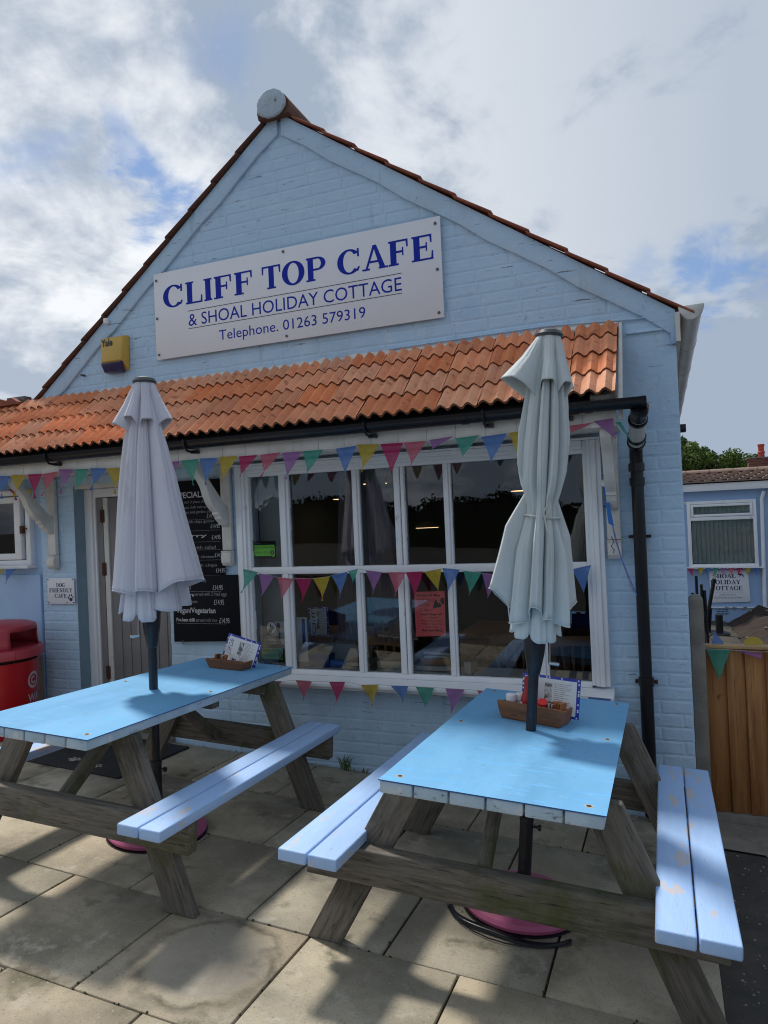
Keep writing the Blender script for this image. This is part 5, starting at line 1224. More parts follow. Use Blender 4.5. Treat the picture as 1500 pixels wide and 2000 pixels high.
# right table trough
fr = on_table(T2, -.578, 3.225, R(-14))
trough('condiment_trough', fr, .305, .115, .085, 'wooden condiment trough beside the pole on the right table')
def sub(fr, x, y, z, rz=0, rx=0, ry=0): return fr @ Matrix.Translation((x, y, z)) @ Matrix.Rotation(R(rz), 4, 'Z') @ Matrix.Rotation(R(rx), 4, 'X') @ Matrix.Rotation(R(ry), 4, 'Y')
menu_card(sub(fr, .045, .048, .022, 2, -8), .275, .175, 'menu with blue spotted edge standing in the trough on the right table', 'Cliff Top', seed=3)
t = empty('sauce_bottle', mat=sub(fr, -.045, .0, .012, 0, 0, 3), label='red ketchup bottle in the trough on the right table', cat='bottle')
MB().lathe([(.026, 0), (.029, .01), (.029, .07), (.024, .10), (.018, .12), (.0165, .15)], n=20).build('body', m_ketchup, t, smooth=True); MB().lathe([(.0185, .15), (.0185, .178), (.010, .182)], n=18).build('cap', m_ketchup, t, smooth=True)
MB().add([(-.030, -.030, .055), (-.012, -.033, .030), (.004, -.033, .048), (-.014, -.031, .072)], [(0, 1, 2, 3)]).build('label', m_paper, t)
for (x, y, lb) in ((-.112, -.018, 'front white salt pot at the left end of the trough on the right table'), (-.083, .018, 'rear white pepper pot at the left end of the trough on the right table')):
    t = empty('salt_pot', mat=sub(fr, x, y, .012), label=lb, cat='salt pot', group='white salt and pepper pots'); MB().lathe([(.022, 0), (.023, .07)], n=18).build('body', m_bottle, t, smooth=True); MB().lathe([(.0245, .0), (.0245, .024), (.020, .028)], (0, 0, .068), 18).build('lid', m_white, t, smooth=True)
t = empty('sauce_jar', mat=sub(fr, .028, .005, .02, 0, 28, 14), label='white jar with a red lid leaning in the trough on the right table', cat='jar')
MB().lathe([(.020, 0), (.022, .06), (.020, .075)], n=18).build('body', m_bottle, t, smooth=True); MB().lathe([(.022, .075), (.022, .092), (.018, .095)], n=18).build('lid', M('bright_red_lid', (.65, .02, .02), rough=.35), t, smooth=True)
rs = random.Random(4)
for k in range(4):
    o = MB().box((-.016, -.002, 0), (.016, .002, .068)).build('black_sachet' if k < 2 else 'silver_sachet', m_ink if k < 2 else m_chrome, None, .001)
    o.matrix_world = sub(fr, .066 + k * .009, -.026, .028, 70 + rs.uniform(-10, 10), rs.uniform(-8, 8), 0); tag(o, ['black sachet at the left of the sachet row in the right trough', 'second black sachet in the right trough', 'silver sachet next to the black ones in the right trough', 'silver sachet nearest the brown ones in the right trough'][k], 'sachet', 'sauce sachets standing in the right trough')
for k in range(5):
    o = MB().box((-.019, -.003, 0), (.019, .003, .075)).build('brown_sachet', m_sachet, None, .001)
    o.matrix_world = sub(fr, .098 + k * .008, -.012 + .004 * (k % 2), .028, 60 + rs.uniform(-12, 12), rs.uniform(-6, 10), 0); tag(o, ['leftmost', 'second', 'middle', 'fourth', 'rightmost'][k] + ' of the five brown sauce sachets at the right end of the right table trough', 'sachet', 'brown sauce sachets in the right trough')
o = MB().lathe([(.012, 0), (.013, .03), (.010, .034)], n=14).build('milk_pot', m_white, None, smooth=True); o.matrix_world = sub(fr, .045, -.022, .05, 0, 60, 20); tag(o, 'small white milk pot lying in the right trough', 'milk pot')
# left table trough
fr1 = on_table(T1, -2.455, 3.60, R(1))
trough('condiment_trough', fr1, .255, .10, .062, 'wooden condiment trough at the far end of the long left table')
menu_card(sub(fr1, .028, .040, .030, 3, -10, 12), .235, .150, 'tilted menu with blue spotted edge in the trough on the long left table', 'Cliff Cafe', seed=8)
for k in range(5):
    o = MB().box((-.017, -.003, 0), (.017, .003, .055)).build('sauce_sachet', (m_sachet, m_ink, m_sachet, m_chrome, m_sachet)[k], None, .001)
    o.matrix_world = sub(fr1, -.085 + k * .016, -.008, .024, 50 + rs.uniform(-20, 20), rs.uniform(-8, 8), 0); tag(o, ['brown sachet at the left end', 'black sachet second from the left', 'brown sachet in the middle', 'silver sachet', 'brown sachet right of the silver one'][k] + ' of the row in the long left table trough', 'sachet', 'sauce sachets in the left trough')
for (x, y, lb, mm) in ((.0, -.01, 'small cream bottle in the trough on the long left table', m_white_dirty), (.06, -.005, 'small clear bottle in the trough on the long left table', m_bottle)):
    o = MB().lathe([(.015, 0), (.016, .04), (.008, .055), (.008, .07)], n=14).build('small_bottle', mm, None, smooth=True); o.matrix_world = sub(fr1, x, y, .015); tag(o, lb, 'bottle')

# ================================================================== BIN, BOARD, MAT, GRASS
bx, by = -4.68, 3.86; gb = gz(bx, by)
bn = Thing('litter_bin', (bx, by, gb), 'red round litter bin with a faded red lid at the left edge', 'bin')
bn.p(MB().lathe([(.235, 0), (.245, .02), (.262, .35), (.272, .545), (.272, .55)], (bx, by, gb), 48), 'body', m_bin, smooth=True)
bn.p(MB().lathe([(.26, 0), (.262, .03)], (bx, by, gb + .548), 40), 'neck_shadow_gap', m_dark, smooth=True)
lidp = [(.300, 0), (.312, .005), (.314, .055), (.306, .068), (.285, .075)]
bn.p(MB().lathe(lidp, (bx, by, gb + .575), 48), 'lid_rim', m_binlid, smooth=True)
# hood with throwing openings: a lathe whose side is cut away towards +x
vs = []; fs = []; n = 64; prof = [(.280, .072), (.272, .12), (.268, .16), (.270, .20), (.262, .232), (.22, .250), (.14, .262), (.05, .268), (.001, .269)]
for j, (r, z_) in enumerate(prof):
    for i in range(n):
        a = 2 * math.pi * i / n; vs.append((bx + r * math.cos(a), by + r * math.sin(a), gb + .575 + z_))
for j in range(len(prof) - 1):
    for i in range(n):
        a = math.degrees(2 * math.pi * (i + .5) / n)
        cut = (a < 42 or a > 335 or 160 < a < 225) and j in (0, 1, 2) and not (j == 0 and False)
        if not cut: fs.append((j * n + i, j * n + (i + 1) % n, (j + 1) * n + (i + 1) % n, (j + 1) * n + i))
q = bn.p(MB().add(vs, fs), 'lid', m_binlid, smooth=True); add_solid(q, .006)
for a in (-100, -20, 60, 140): bn.p(MB().box((bx + .310 * math.cos(R(a)) - .006, by + .310 * math.sin(R(a)) - .006, gb + .580), (bx + .310 * math.cos(R(a)) + .006, by + .310 * math.sin(R(a)) + .006, gb + .635)), 'rim_clip', m_binlid, bevel=.002)
def on_bin(V, F_, z_, mat, name, a_c):
    vs = []
    for (u, v) in V:
        a = a_c + u / .27; r_ = .2455 + (.272 - .2455) * ((v + z_ - gb) / .55) + .0035; vs.append((bx + r_ * math.cos(a), by + r_ * math.sin(a), z_ + v))
    bn.p(MB().add(vs, F_), name, mat)
ac = R(17)
m_binw = M('faded_white_print', (.55, .45, .5), rough=.5)
v, f = _arc(0, 0, .062, .062, .043, .043, 35, 395, 40); on_bin(v, f, gb + .40, m_binw, 'logo_ring', ac)
v, f = _arc(0, 0, .030, .030, .016, .016, 60, 330, 24); on_bin(v, f, gb + .40, m_binw, 'logo_ring', ac)
v, f = text_mesh('WA', .03); on_bin([(a * .075 - .055, b * .075 - .0) for a, b in v], f, gb + .245, m_binw, 'lettering', ac)
gbd = Thing('grey_board', (-4.60, 4.18, gz(-4.6, 4.18)), 'worn grey board leaning on the wall behind the red bin', 'board')
mbx = MB(); mbx.prism([(-4.72, gz(-4.7, 4.2)), (-4.655, gz(-4.6, 4.2)), (-4.66, .62), (-4.76, .64)], 'y', 4.235, 4.255); gbd.p(mbx, 'board', m_concrete, bevel=.003)
dm = Thing('door_mat', (-3.75, 3.75, gz(-3.75, 3.75)), 'black rubber door mat with worn cream print in front of the cafe door', 'mat')
mx0, mx1, my0, my1 = -4.30, -3.22, 3.47, 4.18
mv = [(x, y, gz(x, y) + dz) for dz in (.001, .012) for x, y in ((mx0, my0), (mx1, my0), (mx1, my1), (mx0, my1))]
dm.p(MB().add(mv, [(0, 3, 2, 1), (4, 5, 6, 7), (0, 1, 5, 4), (1, 2, 6, 5), (2, 3, 7, 6), (3, 0, 4, 7)]), 'mat', m_mat, bevel=.004)
v, f = text_mesh('WELCOME', .03); dm.p(MB().add([(mx0 + .25 + a * .13, my0 + .06 + b * .12, gz(mx0 + .25 + a * .13, my0 + .06 + b * .12) + .0135) for a, b in [(p[0], p[1]) for p in v] ], f), 'worn_print', m_matlogo) if False else None
pm = MB()
for cx_, cy_ in ((-3.72, 3.60), (-3.50, 3.56)):
    for dx, dy, r_ in ((0, 0, .026), (-.036, .012, .012), (-.020, .036, .013), (.012, .040, .013), (.036, .018, .012)):
        pts = [(cx_ + dx + r_ * math.cos(2 * math.pi * k / 10), cy_ + dy + r_ * math.sin(2 * math.pi * k / 10)) for k in range(10)]; pm.add([(x, y, gz(x, y) + .0135) for x, y in pts], [tuple(range(10))])
dm.p(pm, 'worn_print', m_matlogo)
# weeds at the foot of the wall
def tuft(x, y, n, h, label, seed):
    rr = random.Random(seed); m_ = MB()
    for k in range(n):
        a = rr.uniform(0, 6.28); l = h * rr.uniform(.5, 1); w = .0025; x0 = x + rr.gauss(0, .02); y0 = y + rr.gauss(0, .008); sp_ = rr.uniform(.2, .8) * l
        z0 = gz(x0, y0) - .005; dx, dy = math.cos(a), math.sin(a) * .5 - .25
        p = [(x0 - w, y0, z0), (x0 + w, y0, z0), (x0 + dx * sp_ * .4 + w, y0 + dy * sp_ * .4, z0 + l * .6), (x0 + dx * sp_ * .4 - w, y0 + dy * sp_ * .4, z0 + l * .6), (x0 + dx * sp_, y0 + dy * sp_, z0 + l * .85)]
        m_.add(p, [(0, 1, 2, 3), (3, 2, 4)])
    o = m_.build('grass_tuft', m_grass); tag(o, label, 'weed', 'weeds along the foot of the wall')
tuft(-2.02, 4.235, 26, .15, 'tuft of grass at the foot of the wall left of the small stone', 1); tuft(-1.88, 4.24, 8, .06, 'tiny weed sprig at the foot of the wall beside the larger tuft', 2)
tuft(-2.72, 4.24, 12, .05, 'low weed at the wall foot behind the long left table', 3)
# loose pebbles
pb = MB(); rr = random.Random(8)
def pebble(x, y, r_): 
    z_ = gz(x, y) + r_ * .3
    pb.lathe([(r_ * .2, -r_ * .5), (r_ * .9, -r_ * .2), (r_, .05 * r_), (r_ * .6, r_ * .5), (r_ * .1, r_ * .62)], (x, y, z_), 6)
for k in range(420):
    x = .15 + abs(rr.gauss(0, .45)); y = rr.uniform(.9, 4.3); pebble(x, y, rr.uniform(.0018, .0062))
for k in range(26): pebble(rr.uniform(-.35, .1), rr.uniform(4.05, 4.25), rr.uniform(.004, .012))
for k in range(40): pebble(rr.uniform(-3.2, -.3), 4.255 - abs(rr.gauss(0, .02)), rr.uniform(.003, .009))
for k in range(30): pebble(rr.uniform(-3, .1), rr.uniform(1.6, 4.2), rr.uniform(.0015, .004))
tag(pb.build('gravel', m_stone := M('pale_pebble', (.40, .36, .30), (.14, .12, .10), 3, .85, coord='World', stretch=(9, 9, 9))), 'loose pale gravel scattered on the asphalt and along the wall foot', 'gravel', kind='stuff')

ms = MB(); rr = random.Random(31)
for k in range(520):
    r_ = rr.randrange(4, 11)
    if rr.random() < .5: x = rr.uniform(-4.5, .1); y = rows[min(r_, 10)] + rr.gauss(0, .004)
    else:
        q_ = rr.randrange(4, 10); off = -.45 if (9 - q_) % 2 == 0 else -.156; x = off - .594 * rr.randrange(0, 8) + rr.gauss(0, .004); y = rr.uniform(rows[q_], rows[q_ + 1])
    if noise.noise(Vector((x * 2, y * 2, 1))) < -.05: continue
    r_ = rr.uniform(.002, .006); ms.lathe([(r_ * .4, -.006), (r_, -.002), (r_ * .3, .003)], (x, y, gz(x, y)), 5)
tag(ms.build('joint_moss', M('dark_joint_moss', (.05, .06, .02), (.03, .028, .018), 30, .95, coord='World')), 'tiny clumps of moss and dirt in the slab joints', 'moss', kind='stuff')
# ================================================================== FENCE
gp = Thing('concrete_post', (.152, 4.38, gz(.15, 4.38)), 'grey concrete fence post against the right corner of the cafe', 'post')
gp.p(MB().add([(.1145, 4.33, -.25), (.190, 4.33, -.25), (.190, 4.43, -.25), (.1145, 4.43, -.25), (.1145, 4.33, 1.065), (.190, 4.33, 1.065), (.190, 4.43, 1.065), (.1145, 4.43, 1.065), (.135, 4.35, 1.088), (.172, 4.35, 1.088), (.172, 4.41, 1.088), (.135, 4.41, 1.088)],
     [(0, 3, 2, 1), (0, 1, 5, 4), (1, 2, 6, 5), (2, 3, 7, 6), (3, 0, 4, 7), (4, 5, 9, 8), (5, 6, 10, 9), (6, 7, 11, 10), (7, 4, 8, 11), (8, 9, 10, 11)]), 'post', m_concrete, bevel=.004)
fn = Thing('timber_fence', (.2, 4.43, -.17), 'new orange-brown close-board timber fence beside the concrete post', 'fence')
x = .1935; k = 0; rr = random.Random(2)
while x < 3.4:
    w = .094 + rr.uniform(-.004, .004); q = MB().prism([(0, -.004), (w + .008, .010), (w + .008, .024), (0, .012)], 'z', 0, .930 + rr.uniform(-.004, .002)).build('fence_board', m_pine, fn.o, .0015, segs=1)
    q.matrix_local = fn.inv @ Matrix.Translation((x, 4.425 - .004, -.150)); x += w + .006; k += 1
fn.p(MB().box((.1905, 4.405, .778), (3.45, 4.462, .798)), 'top_rail', m_pine_light, bevel=.003)
fn.p(MB().box((.1905, 4.445, .62), (3.45, 4.48, .70)).box((.1905, 4.445, .0), (3.45, 4.48, .08)), 'back_rail', m_pine)
fn.p(MB().box((.1905, 4.41, -.42), (3.45, 4.455, -.155)), 'gravel_board', m_concrete, bevel=.004)

# ================================================================== GARDEN AND COTTAGE BEHIND
m_pathslab = M('dull_path_slab', (.055, .05, .035), (.035, .031, .024), 4, .9, .4, 60, 'World')
path = sheet('garden_path', [.1, 1.1], [9.5, 12, 15.4], -.012, m_joint); tag(path, 'narrow garden path behind the fence')
for k in range(9):
    for (xa, xb) in ((.18, .62), (.63, 1.06)):
        y0 = 9.7 + k * .62; cx_, cy_ = (xa + xb) / 2 + .03 * (k % 2), y0 + .3
        q = MB().box((-(xb - xa) / 2 + .01, -.295, -.03), ((xb - xa) / 2 - .01, .295, .02)).build('slab', m_pathslab, path, .006); mm = ground_frame(cx_, cy_, rr.uniform(-.03, .03)); q.matrix_local = mm
so = MB(); nx, ny = 40, 48
vs = []; fs = []
for j in range(ny + 1):
    for i in range(nx + 1):
        x = 1.06 + 5.5 * i / nx; y = 7.0 + 8.3 * j / ny; e = min(1, i / 4, (nx - i) / 3, j / 4, (ny - j) / 2)
        hgt = (.10 + .16 * noise.noise(Vector((x * 1.3, y * 1.3, 0))) + .09 * noise.noise(Vector((x * 5, y * 5, 3))) + .05 * noise.noise(Vector((x * 12, y * 12, 5)))) * e + (.20 * e * min(1, max(0, (y - 11) / 3)))
        vs.append((x, y, gz(x, y) - .01 + max(0, hgt)))
for j in range(ny):
    for i in range(nx): n0 = j * (nx + 1) + i; fs.append((n0, n0 + 1, n0 + nx + 2, n0 + nx + 1))
tag(so.add(vs, fs).build('soil_bed', m_soil), 'rough dug brown soil bed behind the fence', kind='structure')
rk = MB()
for k in range(90):
    x = rr.uniform(1.0, 3.0); y = rr.choice((rr.uniform(14.6, 15.3), rr.uniform(9, 15))); r_ = rr.uniform(.015, .06); r_ *= .7; rk.lathe([(r_ * .3, -r_ * .6), (r_, -r_ * .2), (r_ * .9, r_ * .3), (r_ * .3, r_ * .6)], (x, y, gz(x, y) + .26 * min(1, max(0, (y - 11) / 3)) + .05), 5)
tag(rk.build('garden_stones', m_mortar), 'small stones along the cottage wall foot and in the soil', 'stones', kind='stuff')
# dark poles
pt = Thing('leaning_parasol_stand', (.80, 13.1, gz(.8, 13.1)), 'black leaning pole in a stand on the garden path, in front of the cottage sign', 'parasol stand')
g0 = gz(.8, 13.1)
pt.p(MB().tube([(.62, 13.2, g0 + .02), (.66, 13.15, g0 + .45)], .055, 10), 'sleeve', m_black, smooth=True)
pt.p(MB().tube([(.66, 13.15, g0 + .44), (.76, 13.1, g0 + .95)], .032, 10), 'pole', m_black, smooth=True)
pt.p(MB().lathe([(.25, 0), (.25, .03), (.2, .05)], (.72, 13.1, g0 + .01), 16), 'base', m_black)
pt.p(MB().tube([(.80, 13.0, g0 + .02), (.80, 13.0, g0 + .36)], .06, 10), 'stub', m_black, smooth=True)
for (x, zt_, dx, lb) in ((.166, 1.005, -.01, 'shortest black rod at the left, standing behind the concrete post'), (.192, 1.118, 0, 'tallest black rod standing behind the concrete post'), (.222, 1.062, .003, 'second tallest black rod behind the concrete post'), (.240, 1.022, .016, 'rightmost black rod behind the concrete post, leaning a little')):
    o = Thing('black_rod', (x, 5.2, gz(x, 5.2)), lb, 'rod', 'black rods standing behind the concrete post')
    o.p(MB().tube([(x + dx + .006, 5.2, gz(x, 5.2)), (x, 5.2, zt_)], .0095, 8), 'rod', m_black, smooth=True)
# cottage
ct = Thing('holiday_cottage', (1.2, 15.5, -.9), 'low pale blue rendered bungalow with brown tiled roof beyond the fence', 'building')
CYY = 15.5; m_ctw = M('cottage_blue_render', (.30, .44, .66), (.33, .47, .70), 2, .7, .2, 30, 'World')
def cw(x0, x1, z0, z1): ct.p(MB().box((x0, CYY, z0), (x1, CYY + .25, z1)), 'wall', m_ctw)
cw(-2.5, .50, -1.2, 1.86); cw(1.66, 9.0, -1.2, 1.86); cw(.50, 1.66, -1.2, .34); cw(.50, 1.66, 1.63, 1.86)
ct.p(MB().box((-2.5, CYY + .25, -1.2), (-2.3, 21, 1.86)).box((8.8, CYY + .25, -1.2), (9, 21, 1.86)).box((-2.5, 21, -1.2), (9, 21.2, 1.86)), 'wall', m_ctw)
ct.p(MB().box((-2.5, CYY - .03, -.475), (9, CYY - .001, -.455)), 'plinth_trim', m_white)
ct.p(MB().box((-2.7, CYY - .16, 1.855), (9.2, CYY - .12, 2.0)), 'fascia', m_white, bevel=.004)
ct.p(MB().box((-2.7, CYY - .119, 1.862), (9.2, CYY - .001, 1.875)), 'soffit', m_white)
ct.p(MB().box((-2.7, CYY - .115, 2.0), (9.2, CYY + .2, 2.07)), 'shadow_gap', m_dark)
rt_ = MB(); nr = 5
for k in range(nr):
    y0 = 15.28 + k * .30; z0 = 2.055 + k * .046
    for i in range(58):
        x0 = -2.7 + i * .205 + .1 * (k % 2)
        hts = (0, .028, .05, .028, 0)
        rt_.prism([(x0 + .0, z0 - .01), (x0 + .03, z0 + .025), (x0 + .075, z0 + .04), (x0 + .12, z0 + .025), (x0 + .14, z0 - .005), (x0 + .2, z0 - .008), (x0 + .2, z0 - .03), (x0, z0 - .03)], 'y', y0, y0 + .30)
tag(ct.p(rt_, 'roof_tile', m_tile_brown), kind='stuff')
for i in range(26):
    x0 = -2.7 + i * .46; ct.p(MB().prism([(16.75 + .10 * math.cos(R(a)), 2.27 + .07 * math.sin(R(a))) for a in range(0, 181, 30)], 'x', x0, x0 + .445), 'ridge_tile', m_tile_brown, smooth=True)
ct.p(MB().prism([(16.7, 2.27), (21.3, 1.9), (21.3, 1.85), (16.7, 2.2)], 'x', -2.7, 9.2), 'roof', m_tile_brown)
ct.p(MB().tube([(1.62 + .22, 15.40, 1.80), (1.80, 15.44, 1.66), (1.80, 15.46, 1.50), (1.76, 15.46, -.9)], .035, 12), 'downpipe', m_white, smooth=True)
ct.p(MB().box((.90, CYY - .012, -.60), (1.13, CYY - .0005, -.49)), 'air_brick', m_ctw)
ab = MB()
for i in range(9):
    for j in range(3): ab.box((.915 + i * .024, CYY - .014, -.59 + j * .034), (.931 + i * .024, CYY - .0122, -.572 + j * .034))
ct.p(ab, 'air_brick_holes', m_dark)
cwn = Thing('cottage_window', (1.08, 15.45, .33), 'white framed cottage window with pale grey vertical blinds', 'window')
for a, b in (((.455, 15.44, .34), (.52, 15.56, 1.66)), ((1.64, 15.44, .34), (1.70, 15.56, 1.66)), ((.52, 15.44, 1.60), (1.64, 15.56, 1.66)), ((.52, 15.44, .34), (1.64, 15.56, .40)), ((.52, 15.43, 1.27), (1.64, 15.56, 1.34))):
    cwn.p(MB().box(a, b), 'frame', m_white, bevel=.006)
for a, b in (((.525, 15.42, 1.345), (.575, 15.50, 1.595)), ((1.585, 15.42, 1.345), (1.635, 15.50, 1.595)), ((.575, 15.42, 1.545), (1.585, 15.50, 1.595)), ((.575, 15.42, 1.345), (1.585, 15.50, 1.395))): cwn.p(MB().box(a, b), 'vent_frame', m_white, bevel=.005)
cwn.p(MB().box((.575, 15.47, 1.395), (1.585, 15.476, 1.545)), 'pane', m_glass); cwn.p(MB().box((.52, 15.50, .40), (1.64, 15.506, 1.27)), 'pane', m_glass)
m_slat = M('pale_green_grey_blind', (.72, .80, .76), (.62, .70, .66), 6, .8, trans=.3)
for k in range(14):
    x0 = .535 + k * .081; q = MB().box((0, 0, 0), (.085, .004, 1.17)).build('blind_slat', m_slat, cwn.o); q.matrix_local = cwn.inv @ Matrix.Translation((x0, 15.555, .41)) @ Matrix.Rotation(R(-28), 4, 'Z')
cwn.p(MB().box((.50, 15.70, .35), (1.70, 15.71, 1.65)), 'dark_room', m_int)
cwn.p(MB().box((.40, 15.36, .312), (1.76, 15.56, .338)), 'sill', m_white, bevel=.005)
cs = Thing('cottage_sign', (1.17, 15.47, -.35), 'white sign with navy lettering, SHOAL HOLIDAY COTTAGE, below the far cottage window', 'sign')
cs.p(MB().prism([(.812, -.372), (1.530, -.352), (1.505, .27), (.812, .28)], 'y', 15.470, 15.485), 'panel', m_signw, bevel=.003)
yy = 15.468
cs.text('SHOAL', .88, 1.285, .118, .20, yy, m_navy2, font='slab'); cs.text('HOLIDAY', .82 + .01, 1.37, -.005, .082, yy, m_navy2, font='slab'); cs.text('COTTAGE', .835, 1.395, -.125, -.035, yy, m_navy2, font='slab')
cs.text('SLEEPS UP TO 6', .985, 1.275, -.225, -.195, yy, m_ink_soft, font='sans'); cs.text('TELEPHONE 01263 579319', .88, 1.385, -.285, -.25, yy, m_ink_soft, font='sans')
cs.p(MB().box((.86, yy - .001, -.16), (1.42, yy, -.156)), 'rule', m_ink_soft)
bd = MB(); bd.add([(1.335 + a, yy - .001, .17 + b) for a, b in ((-.02, .02), (.03, .0), (.0, -.03), (.035, -.01), (.055, .005), (.10, -.04), (.085, .01), (.05, .035), (.02, .035), (.0, .05), (-.005, .035))], [tuple(range(11))]); cs.p(bd, 'seagull', m_navy2)
for x, z_ in ((.83, .26), (1.49, .25), (.83, -.355), (1.51, -.335)): cs.p(MB().tube([(x, 15.47, z_), (x, 15.462, z_)], .008, 8), 'screw', m_rust)
# house with chimney beyond
fh = Thing('far_house', (2.9, 21.5, -.9), 'house beyond the cottage showing a brick chimney with a red pot', 'building')
fh.p(MB().box((2.2, 21.6, -1.2), (8, 27, 1.5)), 'wall', m_ctw)
fh.p(MB().prism([(21.4, 1.5), (24, 2.45), (27.2, 1.5)], 'x', 2.0, 8.2), 'roof', m_tile_brown)
cm = MB(); 
for k in range(5): cm.box((2.28 + .012 * (k % 2), 21.9, 2.42 + k * .075), (2.86 - .012 * (k % 2), 22.4, 2.488 + k * .075))
fh.p(cm, 'chimney', M('dark_red_brick', (.16, .07, .05), (.11, .05, .04), 6, .9))
fh.p(MB().box((2.25, 21.88, 2.80), (2.89, 22.42, 2.83)), 'chimney_cap', m_mortar)
fh.p(MB().lathe([(.085, 0), (.08, .10), (.095, .12), (.095, .15), (.075, .17), (.075, .30), (.09, .32), (.09, .36), (.05, .37)], (2.62, 22.1, 2.83), 16), 'chimney_pot', M('red_clay_pot', (.36, .06, .04), rough=.8), smooth=True)
# trees behind the cottage
m_leaf = [M('bright_green_leaf_%s' % n, a, b, 3, .6, 0, 1, 'World', trans=.35) for n, a, b in (('light', (.16, .24, .035), (.10, .17, .025)), ('mid', (.085, .15, .025), (.06, .11, .02)), ('dark', (.03, .06, .015), (.02, .045, .012)))]
m_bark = M('brown_bark', (.09, .07, .05), (.05, .04, .03), 8, .9, .6, 20)
def leaf_crown(cx, cy, cz, rx, ry, rz, n, leaf, seed, clumps=14):
    rr = random.Random(seed); cl_ = []
    for k in range(clumps):
        a = rr.uniform(0, 6.28); b = rr.uniform(-.4, 1.0); q = rr.uniform(.35, .95)
        cl_.append((cx + rx * q * math.cos(a) * math.sqrt(max(0, 1 - b * b * .8)), cy + ry * q * math.sin(a) * math.sqrt(max(0, 1 - b * b * .8)), cz + rz * b * q, rr.uniform(.30, .55)))
    vs = []; fs = []; mi = []
    for i in range(n):
        c = rr.choice(cl_); d = Vector((rr.gauss(0, 1), rr.gauss(0, 1), rr.gauss(0, 1))).normalized(); rad = c[3] * rr.uniform(.55, 1.08)
        p = Vector((c[0] + d.x * rad * rx * .62, c[1] + d.y * rad * ry * .62, c[2] + d.z * rad * rz * .62))
        nrm = (d + Vector((rr.gauss(0, .6), rr.gauss(0, .6), rr.gauss(0, .6)))).normalized(); u = nrm.orthogonal().normalized(); u.rotate(Matrix.Rotation(rr.uniform(0, 6.28), 3, nrm)); w = nrm.cross(u); l = leaf * rr.uniform(.6, 1.3)
        k = len(vs); vs += [p - u * l * .5, p + w * l * .28, p + u * l * .5, p - w * l * .28]; fs.append((k, k + 1, k + 2, k + 3)); mi.append(rr.choices((0, 1, 2), (4, 4, 2))[0])
    return vs, fs, mi
def tree(name, x, y, ztop, rx, rz, n, leaf, label, seed, group='trees beyond the cottage'):
    gl = gz(x, y); t = Thing(name, (x, y, gl), label, 'tree', group); cz = ztop - rz * .85
    rr = random.Random(seed + 50); tb = MB().tube([(x, y, gl - .1), (x + .05, y, gl + 1.0), (x - .05, y + .05, cz)], [.13, .10, .05], 8)
    for k in range(6):
        a = rr.uniform(0, 6.28); tb.tube([(x, y, gl + 1.0 + .15 * k), (x + .5 * rx * math.cos(a), y + .5 * rx * math.sin(a), cz - .1), (x + .8 * rx * math.cos(a), y + .8 * rx * math.sin(a), cz + rr.uniform(0, .4) * rz)], [.05, .03, .012], 6)
    t.p(tb, 'trunk', m_bark, smooth=True)
    vs, fs, mi = leaf_crown(x, y, cz, rx, rx, rz, n, leaf, seed)
    q = MB(); q.add(vs, fs); q.mi = mi; t.p(q, 'crown', m_leaf)
tree('leafy_tree', .55, 23.5, 3.55, 1.0, 1.2, 9000, .10, 'tallest green tree, nearest the cafe corner, beyond the cottage', 1)
tree('leafy_tree', 1.60, 24.2, 3.25, .95, 1.1, 8000, .10, 'middle green tree beyond the cottage roof', 2)
tree('leafy_tree', 2.55, 25.0, 3.0, .9, 1.0, 6000, .10, 'lowest green tree beyond the cottage, left of the chimney', 3)
tree('leafy_tree', 5.2, 27.0, 3.4, 1.6, 1.5, 6000, .13, 'broad green tree beyond the far house, right of the photo frame', 4)
# hedge and low roofs across the road (behind the camera, mirrored in the window)
hg_ = Thing('roadside_hedge', (-2, -11, .9), 'long dark hedge across the road, mirrored in the shop window', 'hedge')
vs = []; fs = []; mi = []; rr = random.Random(77)
for i in range(9000):
    x = rr.uniform(-22, 18); hh = 1.25 + .3 * noise.noise(Vector((x * .35, 0, 0))) + .4 * noise.noise(Vector((x * 1.1, 4, 0))) ; z_ = gz(x, -11) + (hh + 0.12) * (rr.random() ** .12); y = -11 + rr.gauss(0, .15)
    if rr.random() < .06: z_ += rr.uniform(0, .25)
    n_ = Vector((rr.gauss(0, 1), rr.gauss(0, 1), rr.gauss(0, 1))).normalized(); u = n_.orthogonal().normalized(); w = n_.cross(u); l = rr.uniform(.06, .13); p = Vector((x, y, z_)); k = len(vs)
    vs += [p - u * l * .5, p + w * l * .3, p + u * l * .5, p - w * l * .3]; fs.append((k, k + 1, k + 2, k + 3)); mi.append(rr.choices((0, 1, 2), (0, 0, 1))[0])
q = MB(); q.add(vs, fs); hg_.p(q, 'foliage', M('dark_hedge_leaf', (.012, .022, .006), rough=1, spec=0))
hm = MB()
for i in range(400):
    x = -22 + i * .1; hh = 1.25 + .3 * noise.noise(Vector((x * .35, 0, 0))) + .4 * noise.noise(Vector((x * 1.1, 4, 0))) + .15 * noise.noise(Vector((x * 3.1, 9, 0))); hm.box((x, -11.2, -.2), (x + .101, -10.85, gz(x, -11) + hh))
hg_.p(hm, 'core', M('hedge_core', (.015, .022, .01), rough=.95))

